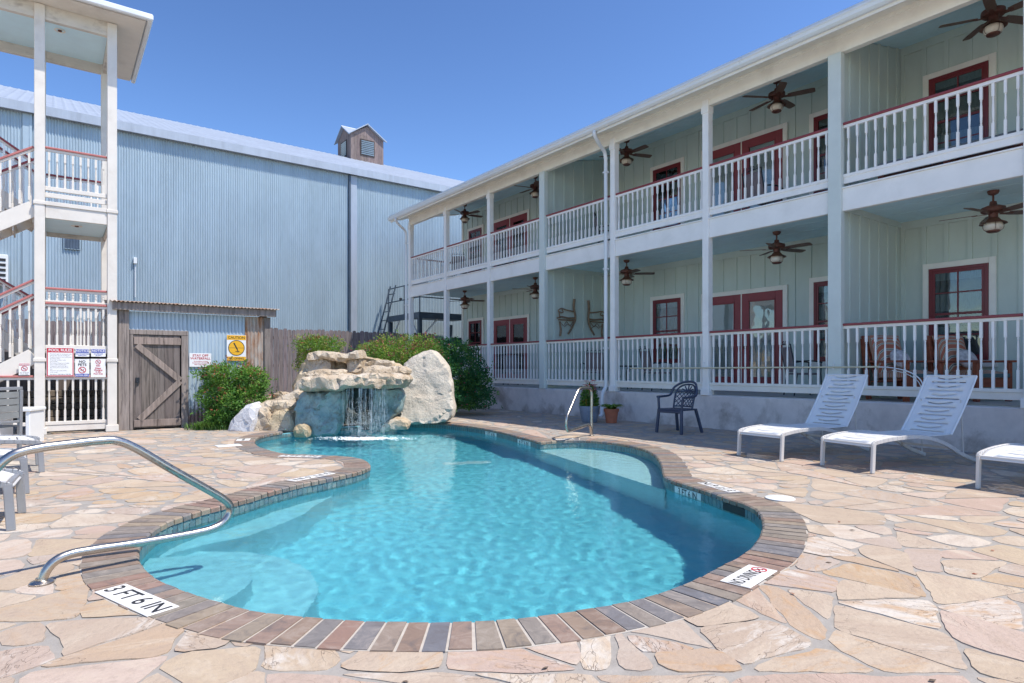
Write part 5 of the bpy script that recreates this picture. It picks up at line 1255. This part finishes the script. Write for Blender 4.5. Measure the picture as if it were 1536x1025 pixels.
# roof of the tower
b = MB(); z0, z1 = 7.22, 7.47
b.box(-3.0, TU1 + .07, TV - .045, TV + .05, z0, z1); b.box(-3.0, TU1 + .07, TB - .05, TB + .045, z0, z1); b.box(TU1 - .05, TU1 + .045, TV + .051, TB - .051, z0, z1); b.build('roof_beam', M['beam'], tower, bevel=.004, **kt)
sf = MB().box(-3.0, TU1 - .051, TV + .051, TB - .051, 7.40, 7.42).build('ceiling', M['haint'], tower, **kt)
downlight(.10, 14.25, 7.398, sf)
rf = MB(); rf.box(-3.4, 1.36, 13.12, 16.05, 7.47, 7.50); eave = rf.build('eave', M['towercream'], tower, **kt)
b = MB(); b.add([(-3.45, 13.07, 7.56), (1.41, 13.07, 7.56), (1.41, 16.1, 7.56), (-3.45, 16.1, 7.56), (-2.2, 14.5, 8.0), (.2, 14.5, 8.0), (-3.45, 13.07, 7.52), (1.41, 13.07, 7.52), (1.41, 16.1, 7.52), (-3.45, 16.1, 7.52)], [(0, 1, 5, 4), (1, 2, 5), (2, 3, 4, 5), (3, 0, 4), (0, 6, 7, 1), (1, 7, 8, 2), (2, 8, 9, 3), (3, 9, 6, 0), (6, 9, 8, 7)]); b.build('roof', M['roof'], tower, **kt)
b = MB(); b.box(-3.4, 1.47, 13.0, 13.09, 7.47, 7.585); b.box(1.385, 1.47, 13.091, 16.15, 7.47, 7.585); b.build('gutter', M['galv'], tower, bevel=.02, **kt)
# signs on the gate
def sign(name, label, u0, u1, z0, z1, v, draw, base='signwhite', nrm=-1):
    o = thing(name, ((u0 + u1)/2, v, (z0 + z1)/2), label, 'sign')
    w, h = u1 - u0, z1 - z0; MB().box(-w/2, w/2, -.004, .004, -h/2, h/2).build('board', M[base], o, bevel=.002)
    T = Matrix(((1, 0, 0, 0), (0, 0, -1, -.0055), (0, 1, 0, 0), (0, 0, 0, 1)))
    layers = {}
    def L(k): return layers.setdefault(k, MB())
    draw(L, T, w, h)
    for k, m in layers.items():
        if m.v: m.build('lettering' if k[0] == 'ink' or k[1] else 'print', M[k[0]], o, fix=False)
    return o
def rect(L, T, key, x0, x1, y0, y1, z=0.0):
    m = L(key); old = m.M; m.M = T; m.add([(x0, y0, z), (x1, y0, z), (x1, y1, z), (x0, y1, z)], [(0, 1, 2, 3)]); m.M = old
def wr(L, T, key, s, x, y, size, sq=1.0, bold=0, align='CENTER'): text(L(key), s, size, T @ Matrix.Translation((x, y, .0012)), align, sq, bold)
def prohib(L, T, x, y, r, key='signred'):
    m = L((key, False)); m.M = T @ Matrix.Translation((x, y, .0014)); ring(m, 0, 0, r, r*.2); m.bar((-r*.6, r*.6, .0003), (r*.6, -r*.6, .0003), r*.2, .0005); m.M = Matrix.Identity(4)
def dog(L, T, x, y, s):
    m = L(('ink', False)); m.M = T @ Matrix.Translation((x, y, .0010)); m.add([(-.6*s, .1*s, 0), (.35*s, .12*s, 0), (.55*s, .5*s, 0), (.8*s, .3*s, 0), (.5*s, -.1*s, 0), (.45*s, -.6*s, 0), (.3*s, -.6*s, 0), (.25*s, -.15*s, 0), (-.4*s, -.15*s, 0), (-.5*s, -.6*s, 0), (-.65*s, -.6*s, 0)], [(0, 1, 4, 7, 8), (1, 2, 3, 4), (4, 5, 6, 7), (0, 8, 9, 10)]); m.M = Matrix.Identity(4)
VS = TV - .05
def uz(x, y, v=VS): u = PV(x, v); Y = SR*u + CR*v; return u, HC + (HY - y)*Y/F
def at_px(x0, x1, y0, y1, v):
    a, z1 = uz(x0, y0, v); b_, z0 = uz(x1, y1, v); return a, b_, z0, z1
def d_rules(L, T, w, h):
    rect(L, T, ('signred', False), -w/2 + .006, w/2 - .006, -h/2 + .006, h/2 - .006); rect(L, T, ('signwhite', False), -w/2 + .022, w/2 - .022, -h/2 + .022, h/2 - .085, .0006)
    wr(L, T, ('signwhite', True), 'POOL RULES', 0, h/2 - .045, .062, .95, .0012)
    for k, s in enumerate(['This pool is open for use by guests only.', 'Swim at your own risk. No lifeguard.', 'No glass, bare feet or food in pool area.', 'No running, diving.', 'No alcohol, smoking or other', 'pool activities.', 'No running or dangerous horseplay.', 'This is a registered guest pool.', 'Management reserves the right to', 'deny use of pool to anyone at any', 'time.', 'This pool is not a public facility', 'to use at night.']):
        wr(L, T, ('ink', True), s, -w/2 + .05, h/2 - .112 - k*.0265, .022, .86, .0, 'LEFT')
    wr(L, T, ('ink', True), 'Pool Hours: 10:00 AM to 10:00 PM', 0, -h/2 + .038, .023, .9, .0004)
sign('rules_sign', 'large white sign headed POOL RULES with a red border on the stair gate', *at_px(69.5, 111, 521.5, 565, VS), VS, d_rules)
def d_notice(lines):
    def f(L, T, w, h):
        rect(L, T, ('signblue', False), -w/2 + .006, w/2 - .006, h/2 - .07, h/2 - .006); wr(L, T, ('signwhite', True), 'NOTICE', 0, h/2 - .037, .056, .95, .001)
        for k, s in enumerate(lines): wr(L, T, ('signblue', True), s, 0, h/2 - .09 - k*.027, .022, .9, .0006)
    return f
sign('notice_sign', 'small blue and white NOTICE sign on the stair gate, above the no pets sign', *at_px(113, 134, 523.5, 535.5, VS), VS, d_notice(['POOL FOR REGISTERED', 'GUESTS ONLY']))
sign('notice_sign', 'small blue and white NOTICE sign at the right end of the stair gate', *at_px(136.5, 158.5, 523.5, 535.5, VS), VS, d_notice(['NO LIFEGUARD', 'ON DUTY']))
def d_pets(L, T, w, h):
    wr(L, T, ('ink', True), 'NO', 0, h/2 - .045, .062, 1, .001); wr(L, T, ('ink', True), 'PETS', 0, h/2 - .1, .062, 1, .001); prohib(L, T, 0, -.035, .058); dog(L, T, 0, -.035, .035)
    rect(L, T, ('signblue', False), -w/2 + .006, w/2 - .006, -h/2 + .006, -h/2 + .055); wr(L, T, ('signwhite', True), 'IN POOL AREA', 0, -h/2 + .03, .027, 1, .0012)
sign('pets_sign', 'white NO PETS sign with a crossed-out animal in a red circle on the gate', *at_px(112.5, 134, 539, 565.5, VS), VS, d_pets)
def d_diaper(L, T, w, h):
    prohib(L, T, 0, h/2 - .055, .042); dog(L, T, 0, h/2 - .055, .022); wr(L, T, ('signred', True), 'NO', 0, h/2 - .125, .04, 1, .001)
    for k, s in enumerate(['Diaper', 'Changing', 'in the', 'Pool Area']): wr(L, T, ('signred', True), s, 0, h/2 - .168 - k*.034, .034, 1, .001)
sign('diaper_sign', 'white sign in red letters, NO diaper changing, on the right of the gate', *at_px(136, 158.5, 538.5, 566, VS), VS, d_diaper)
def d_small(L, T, w, h):
    rect(L, T, ('signred', False), -w/2 + .006, w/2 - .006, h/2 - .04, h/2 - .006); wr(L, T, ('signwhite', True), 'WARNING', 0, h/2 - .024, .028, 1, .001); prohib(L, T, 0, .012, .045); dog(L, T, 0, .012, .024)
    for k, s in enumerate(['NO GLASS IN', 'POOL AREA']): wr(L, T, ('ink', True), s, 0, -.06 - k*.025, .02)
sign('warning_sign', 'small white sign with a red circle low on the stair rail at the left edge', *at_px(28, 45, 545, 563, VS), VS, d_small)
# ------------------------------------------------------------------ shed with plank door
shed = thing('shed', (2.3, 13.6, 0), 'low shed of rusty corrugated metal with a weathered wooden door', 'shed')
SV = 13.62; SU0, SU1 = .97, 3.62
def corrugated(b, u0, u1, v, z0, z1, pitch=.068, amp=.009, zs=1, axis='u'):
    n = int((u1 - u0)/pitch*6); vs = []; fs = []
    for k in range(n + 1):
        u = u0 + (u1 - u0)*k/n; d = amp*math.sin(2*PI*u/pitch)
        for j in range(zs + 1): z = z0 + (z1 - z0)*j/zs; vs.append((u, v + d, z) if axis == 'u' else (v + d, u, z))
    m = zs + 1
    for k in range(n):
        for j in range(zs): fs.append((k*m + j, (k + 1)*m + j, (k + 1)*m + j + 1, k*m + j + 1))
    return b.add(vs, fs)
DU0, DU1, DZ = PV(194, SV), PV(277, SV), 1.79
corrugated(MB(), DU1 + .05, SU1 - .42, SV + .02, 0, 2.22).build('wall_sheet', M['shedmetal'], shed, smooth=180, fix=False, **kt)
corrugated(MB(), SU1 - .44, SU1 - .06, SV + .005, 0, 2.22).build('wall_sheet', M['rustmetal'], shed, smooth=180, fix=False, **kt)
corrugated(MB(), SU0 + .17, DU1 + .055, SV + .012, DZ, 2.22).build('wall_sheet', M['shedmetal'], shed, smooth=180, fix=False, **kt)
def planks(b, u0, u1, v0, v1, z0, z1, w, axis='u', dog=False, jit=.0, gap=.004):
    u = u0
    while u < u1 - .02:
        e = min(u + w*R.uniform(.85, 1.15), u1); t = R.uniform(.72, 1.12); b.tint = (t, t*R.uniform(.96, 1.02), t*R.uniform(.94, 1.03)); zz = z1 + R.uniform(-jit, jit); dv = R.uniform(-.003, .003)
        if axis == 'u':
            if dog: c = .03; b.M = Matrix(((1, 0, 0, 0), (0, 0, 1, 0), (0, 1, 0, 0), (0, 0, 0, 1))); b.prism([(u, z0), (e - gap, z0), (e - gap, zz - c), (e - gap - c, zz), (u + c, zz), (u, zz - c)], v0 + dv, v1 + dv); b.M = Matrix.Identity(4)
            else: b.box(u, e - gap, v0 + dv, v1 + dv, z0, zz)
        else: b.box(v0 + dv, v1 + dv, u, e - gap, z0, zz)
        u = e
    b.tint = None; return b
def tb_box(b, *a):
    t = R.uniform(.8, 1.15); b.tint = (t, t, t); b.box(*a); return b
for q in ((SU0, SU0 + .17, SV - .03, SV + .13, 0, 2.26), (SU0 + .172, DU0 - .002, SV - .01, SV + .1, 0, DZ + .09), (SU1 - .06, SU1 + .06, SV - .03, SV + .1, 0, 2.22)): tb_box(MB(), *q).build('post', M['oldwood'], shed, bevel=.006, **kt)
b = MB(); tb_box(b, DU0 - .0, DU0 + .06, SV - .025, SV + .05, 0, DZ); tb_box(b, DU1 - .06, DU1 + .06, SV - .025, SV + .05, 0, DZ - .001); tb_box(b, DU0 - .0, DU1 + .06, SV - .03, SV + .05, DZ, DZ + .09); b.build('door_frame', M['oldwood'], shed, bevel=.005, **kt)
door = planks(MB(), DU0 + .065, DU1 - .065, SV - .012, SV + .012, .03, DZ - .01, .135).build('door', M['doorwood'], shed, **kt)
b = MB(); zt = DZ - .12
for a_, c_ in (((DU0 + .07, .0, zt), (DU1 - .07, .0, zt)), ((DU0 + .07, 0, .12), (DU1 - .07, 0, .12))):
    t = R.uniform(.9, 1.2); b.tint = (t*1.1, t, t*.95); b.bar((a_[0], SV - .027, a_[2]), (c_[0], SV - .027, c_[2]), .028, .13)
b.tint = (1.2, 1.12, 1.05); b.bar((DU0 + .12, SV - .029, zt - .08), (DU1 - .08, SV - .029, .92), .03, .11); b.bar((DU1 - .08, SV - .03, .9), (DU0 + .16, SV - .03, .19), .03, .11); b.build('door_brace', M['oldwood'], door, bevel=.004, **kt)
b = MB(); b.lathe([(.035, -.05), (.035, .05)], 8, (DU0 + .13, SV - .02, .93)); b.tube([(DU0 + .13, SV - .03, .9), (DU0 + .13, SV - .075, .9), (DU0 + .13, SV - .075, .82)], .012, 6); b.build('handle', M['iron'], door, **kt)
b = planks(MB(), SV + .1, 16.0, SU0 + .02, SU0 + .05, 0, 2.28, .16, axis='v'); b.build('side_wall', M['oldwood'], shed, **kt)
planks(MB(), SV + .1, 16.0, SU1 - .0, SU1 + .03, 0, 2.28, .16, axis='v').build('side_wall', M['oldwood'], shed, **kt)
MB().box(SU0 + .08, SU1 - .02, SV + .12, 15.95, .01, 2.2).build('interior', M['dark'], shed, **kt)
b = MB(); tb_box(b, SU0 - .1, SU1 + .15, SV - .14, SV - .09, 2.23, 2.37); tb_box(b, SU0 - .1, SU0 - .05, SV - .088, 16.1, 2.23, 2.37); b.build('fascia', M['oldwood'], shed, bevel=.005, **kt)
b = MB(); n = int((SU1 - SU0 + .4)/.068*6); vs = []
for k in range(n + 1):
    u = SU0 - .14 + (SU1 - SU0 + .34)*k/n; d = .012*math.sin(2*PI*u/.068); vs += [(u, SV - .20, 2.385 + d), (u, 16.2, 2.62 + d)]
b.add(vs, [(2*k, 2*k + 2, 2*k + 3, 2*k + 1) for k in range(n)]); o = b.build('roof', M['rustmetal'], shed, smooth=180, fix=False, **kt); s = o.modifiers.new('t', 'SOLIDIFY'); s.thickness = .006
def d_stay(L, T, w, h):
    wr(L, T, ('signred', True), 'STAY OFF', 0, h/2 - .045, .062, 1.05, .001); wr(L, T, ('signred', True), 'WATERFALL', 0, h/2 - .103, .062, 1.05, .001)
    for k, s in enumerate(['Do not climb on or jump', 'from the rocks or the waterfall.', 'Swim at your own risk.']): wr(L, T, ('signred', True), s, 0, h/2 - .16 - k*.03, .023, 1, .0006)
VD = SV - .012
sign('stay_off_sign', 'white sign reading STAY OFF WATERFALL on the shed wall', *at_px(284, 317, 530, 550.5, VD), VD, d_stay)
def d_caut(L, T, w, h):
    rect(L, T, ('signyellow', False), -w/2 + .004, w/2 - .004, h/2 - .10, h/2 - .004); rect(L, T, ('signyellow', False), -w/2 + .004, w/2 - .004, -h/2 + .004, -h/2 + .085)
    wr(L, T, ('ink', True), 'CAUTION', 0, h/2 - .054, .075, .95, .001); wr(L, T, ('ink', True), 'NO DIVING', 0, -h/2 + .044, .058, .95, .001)
    m = L(('signyellow', False)); m.M = T @ Matrix.Translation((0, 0, .0006)); plate(m, 0, 0, .152); m.M = Matrix.Identity(4)
    m = L(('ink', False)); m.M = T @ Matrix.Translation((0, 0, .0012)); ring(m, 0, 0, .158, .013); m.bar((-.145, .0, 0), (.145, 0, 0), .006, .0004); m.bar((-.05, .10, .0004), (.015, -.03, .0004), .026, .0004); m.bar((.015, -.03, .0006), (.035, -.085, .0006), .016, .0004); m.bar((-.02, -.07, .0004), (.06, -.07, .0004), .012, .0004); m.M = Matrix.Identity(4)
    for k in range(9): rect(L, T, ('ink', False), -.12 + k*.027, -.105 + k*.027, -.095, -.09, .001)
sign('caution_sign', 'yellow and white CAUTION NO DIVING sign with a diver in a circle on the shed', *at_px(340, 369, 502.5, 541.5, VD), VD, d_caut)
# ------------------------------------------------------------------ fence and low stone wall
FV = 20.75
fence = thing('picket_fence', (2, FV, 0), 'tall weathered dog-eared wooden fence in front of the metal barn', 'fence')
planks(MB(), -9, 11.6, FV, FV + .02, -.02, 2.44, .145, dog=True, jit=.03, gap=.012).build('picket_panel', M['fencewood'], fence, **kt)
b = MB()
for z in (.3, 1.2, 2.1): tb_box(b, -9, 11.6, FV + .022, FV + .06, z, z + .09)
b.build('fence_rail', M['fencewood'], fence, **kt)
swall = MB(); swall.stone = True
for r_ in range(5):
    u = -3.2
    while u < 1.0:
        L_ = R.uniform(.2, .5); swall.tint = (R.random(), R.random(), R.random()); d = R.uniform(0, .04); swall.box(u, min(u + L_ - .012, 1.0), 16.3 - d, 16.6, r_*.14, r_*.14 + .128); u += L_
tag(swall.build('stone_wall', M['wallstone'], bevel=.012), 'low dark stone wall in the shade behind the stair tower', 'wall')
pl = planks(MB(), -3.2, 1.0, 16.75, 16.79, 0, 1.5, .16).build('plank_fence', M['doorwood'], None); tag(pl, 'dark plank fence above the low stone wall behind the stair tower', 'fence')
# ------------------------------------------------------------------ metal barn
BV = 24.0; BZ = 9.0
barn = thing('metal_barn', (4, BV, 0), 'huge blue-grey corrugated metal barn rising behind the fence', 'building')
b = MB(); corrugated(b, -12, 22, BV, 0, BZ, .076, .014); b.build('wall', M['barn'], barn, smooth=180, fix=False, **kt)
MB().box(-12, 22, BV + .05, 44, 0, BZ - .1).build('inner_wall', M['dark'], barn, **kt)
b = MB(); rz = 13.1
vs = []
n = int(34.6/.30)
for k in range(n*4 + 1):
    u = -12.3 + 34.6*k/(n*4); d = .02*(1 if (k % 4) in (0,) else 0); vs += [(u, BV - .2, BZ + .14 + d), (u, 34, rz + d)]
b.add(vs, [(2*k, 2*k + 2, 2*k + 3, 2*k + 1) for k in range(n*4)]); b.add([(-12.3, 34, rz), (22.3, 34, rz), (22.3, 44.2, BZ), (-12.3, 44.2, BZ)], [(0, 1, 2, 3)]); b.build('roof', M['barnroof'], barn, fix=False, **kt)
b = MB(); b.box(-12.3, 22.3, BV - .21, BV - .18, BZ - .12, BZ + .16); b.box(-12.3, 22.3, BV - .179, BV, BZ - .1, BZ - .08); b.build('eave_trim', M['barnroof'], barn, **kt)
b = MB(); b.box(-.75, -.58, BV - .04, BV - .011, 0, BZ - .11); b.box(-.58, -.52, BV - .055, BV - .0, 0, BZ - .11); b.build('wall_trim', M['barn'], barn, **kt)
b = MB(); b.box(9.6, 9.85, BV - .05, BV - .011, 0, BZ - .11); b.build('wall_trim', M['barnroof'], barn, **kt)
b = MB(); b.box(9.51, 9.58, BV - .09, BV - .012, 0, BZ - .11); b.build('downspout', M['patina'], barn, bevel=.01, **kt)
def wall_panel(x0, x1, y0, y1):
    a, b_, z0, z1 = at_px(x0, x1, y0, y1, BV - .03); m = MB(); m.box(a, b_, BV - .06, BV - .012, z0, z1)
    f = m.build('window', M['barn'], barn, bevel=.01, **kt); m = MB(); corrugated(m, a + .03, b_ - .03, BV - .066, z0 + .03, z1 - .03, .076, .006); m.build('dark_panel', M['patina'], f, smooth=180, fix=False, **kt)  # framed dark corrugated panel drawn for a dark rectangle on the wall
wall_panel(95, 121, 352, 376)
a, z = uz(203, 391, BV - .1); MB().box(a - .05, a + .05, BV - .1, BV - .012, z - .1, z + .1).build('junction_box', M['galv'], barn, bevel=.01, **kt)
MB().tube([(a, BV - .04, z - .1), (a, BV - .04, z - 1.2)], .015, 6).build('conduit', M['galv'], barn, **kt)
a, z = uz(-6, 405, BV - .2); ac = thing('air_conditioner', (a, BV - .012, z - .45), 'white wall air conditioner with dark louvres on the barn at the left edge', 'air conditioner')
MB().box(-.55, .28, -.35, 0, 0, .9).build('casing', M['pvc'], ac, bevel=.01); m = MB()
for k in range(5): m.box(-.5, .23, -.362, -.351, .1 + k*.15, .18 + k*.15)
m.build('louvre', M['dark'], ac)
# cupola on the ridge
cup = thing('cupola', (14.2, 34, 12.6), 'small weathered wooden cupola with louvred vents and a cross-gabled metal roof on the barn ridge', 'cupola')
hw, hd, bz, ez, pz = .97, .97, .0, 1.56, 2.20
b = planks(MB(), -hw, hw, -hd, -hd + .03, 0, ez, .2); planks(b, -hw, hw, hd - .03, hd, 0, ez, .2); planks(b, -hd + .03, hd - .03, -hw, -hw + .03, 0, ez, .2, axis='v'); planks(b, -hd + .03, hd - .03, hw - .03, hw, 0, ez, .2, axis='v')
b.tint = (1, 1, 1)
for s in (-1, 1): b.add([(-hw, s*hd, ez), (hw, s*hd, ez), (0, s*hd, pz - .08)], [(0, 1, 2)]); b.add([(s*hw, -hd, ez), (s*hw, hd, ez), (s*hw, 0, pz - .08)], [(0, 1, 2)])
b.build('wall', M['cupwood'], cup)
b = MB(); e = .16; Z0 = ez - .12
def gable(b, ax):
    for s in (-1, 1):
        q = [(s*(hw + e), -(hd + e), Z0), (0, -(hd + e), pz), (0, (hd + e), pz), (s*(hw + e), (hd + e), Z0)]
        if ax: q = [(y, x, z) for x, y, z in q]
        # keep only the wedge of this roof plane that rises above the crossing roof
        A_, B2, C_, D_ = [Vector(p) for p in q]
        mid = Vector((0, 0, pz)); b.add([A_, B2, mid, mid.lerp(A_, 0)], [(0, 1, 2)]); b.add([D_, mid, C_], [(0, 1, 2)])
gable(b, 0); gable(b, 1); o = b.build('roof', M['barnroof'], cup, fix=False); s = o.modifiers.new('t', 'SOLIDIFY'); s.thickness = .05; s.offset = 1
for ax in range(4):
    Rz = Matrix.Rotation(ax*PI/2, 4, 'Z'); b = MB(); b.M = Rz; b.box(-.42, .42, -hd - .03, -hd + .0, .45, 1.35); v_ = b.build('vent_frame', M['cupwood'], cup); b = MB(); b.M = Rz; b.box(-.36, .36, -hd - .034, -hd - .029, .5, 1.3); b.build('vent_recess', M['dark'], v_); b = MB(); b.M = Rz
    for k in range(8): b.bar((-.37, -hd - .045, .54 + k*.10), (.37, -hd - .045, .54 + k*.10), .012, .06, up=(0, -.6, 1))
    b.build('louvre', M['barn'], v_)
# ------------------------------------------------------------------ steel platform at the far end of the hotel
pf = thing('steel_platform', (11.2, 21, 0), 'dark steel platform with pipe rails and a ladder between hotel and barn', 'platform')
b = MB(); b.box(11.1, 14.2, 21.0, 23.7, 3.22, 3.28); b.build('deck', M['patina'], pf, **kt)
b = MB(); b.box(11.06, 11.12, 20.95, 23.75, 3.05, 3.279); b.box(11.121, 14.2, 20.95, 21.0, 3.05, 3.279); b.build('channel', M['patina'], pf, **kt)
for (u, v) in ((11.15, 21.05), (11.15, 23.6), (14.0, 21.05), (14.0, 23.6)): MB().box(u - .07, u + .07, v - .07, v + .07, 0, 3.05).build('leg', M['patina'], pf, **kt)
for p, q in (((11.15, 21.1, 2.3), (11.15, 21.8, 3.05)), ((11.15, 23.5, 2.3), (11.15, 22.8, 3.05)), ((11.2, 21.05, 2.3), (11.9, 21.05, 3.05))): MB().bar(p, q, .05, .05).build('brace', M['galv'], pf, **kt)
b = MB()
for z in (3.85, 4.4): b.tube([(11.12, 23.7, z), (11.12, 21.0, z), (14.2, 21.0, z)], .024, 6)
for v in (21.0, 22.3, 23.7): b.tube([(11.12, v, 3.28), (11.12, v, 4.42)], .024, 6)
for u in (12.4, 14.0): b.tube([(u, 21.0, 3.28), (u, 21.0, 4.42)], .024, 6)
b.build('pipe_rail', M['patina'], pf, smooth=60, **kt)
b = MB()
for v in (23.0, 23.5): b.bar((10.3, v, 1.6), (11.1, v, 4.5), .03, .05)
for k in range(7): b.bar((10.42 + k*.105, 23.0, 2.0 + k*.36), (10.42 + k*.105, 23.5, 2.0 + k*.36), .04, .03)
b.build('ladder', M['patina'], pf, **kt)
for v in (21.5, 22.6):
    b = MB(); b.lathe([(.03, -.06), (.06, -.03), (.06, .04), (.02, .06)], 8, (11.12, v, 3.9)); b.build('flood_lamp', M['iron'], pf, **kt)
b = MB(); b.box(12.9, 13.9, 21.6, 22.6, 1.0, 2.4); sc_ = b.build('tank', M['patina'], pf, bevel=.05, **kt)
# ------------------------------------------------------------------ light, sky, camera
SUN = Vector((.303, -.44, 1.0)).normalized()
el = math.asin(SUN.z); az = math.atan2(SUN.x, SUN.y)
w = bpy.data.worlds.new('World'); sc.world = w; w.use_nodes = True; nt = w.node_tree; bg = nt.nodes['Background']
sky = nt.nodes.new('ShaderNodeTexSky'); sky.sky_type = 'NISHITA'; sky.sun_disc = False; sky.sun_elevation = el; sky.sun_rotation = az; sky.altitude = 300; sky.air_density = AIR; sky.dust_density = DUST; sky.ozone_density = OZ
gm_ = nd(nt, 'ShaderNodeGamma', Gamma=SKYG); nt.links.new(sky.outputs[0], gm_.inputs[0])
sc_m = nd(nt, 'ShaderNodeVectorMath', operation='SCALE'); nt.links.new(gm_.outputs[0], sc_m.inputs[0]); sc_m.inputs[3].default_value = SKYK
nt.links.new(sc_m.outputs[0], bg.inputs[0]); bg.inputs[1].default_value = SKYS
sl = bpy.data.lights.new('sun', 'SUN'); sl.energy = SUNS; sl.angle = math.radians(.53); sl.color = (1, .93, .83)
so = bpy.data.objects.new('sun', sl); COL.objects.link(so); so.rotation_euler = SUN.to_track_quat('Z', 'Y').to_euler(); so.location = (0, 0, 30)
if CAUSTIC: sl.cycles.is_caustics_light = True
cam = bpy.data.cameras.new('camera'); co = bpy.data.objects.new('camera', cam); COL.objects.link(co); sc.camera = co
cam.sensor_width = 36; cam.lens = F/1536*36; cam.shift_y = (HY - 512.5)/1536; cam.clip_end = 600; cam.clip_start = .05
co.location = (0, 0, HC); co.rotation_euler = (PI/2, 0, -math.atan2(SR, CR))
sc.view_settings.view_transform = 'Standard'; sc.view_settings.look = 'None'; sc.view_settings.exposure = EXPO; sc.view_settings.gamma = 1
c = sc.cycles; c.use_denoising = True
try: c.denoiser = 'OPENIMAGEDENOISE'
except Exception: pass
c.max_bounces = 10; c.diffuse_bounces = 6; c.glossy_bounces = 4; c.transmission_bounces = 8; c.transparent_max_bounces = 14; c.caustics_refractive = True; c.caustics_reflective = False; c.sample_clamp_indirect = 6; c.blur_glossy = .5; c.volume_bounces = 0
sc.render.film_transparent = False
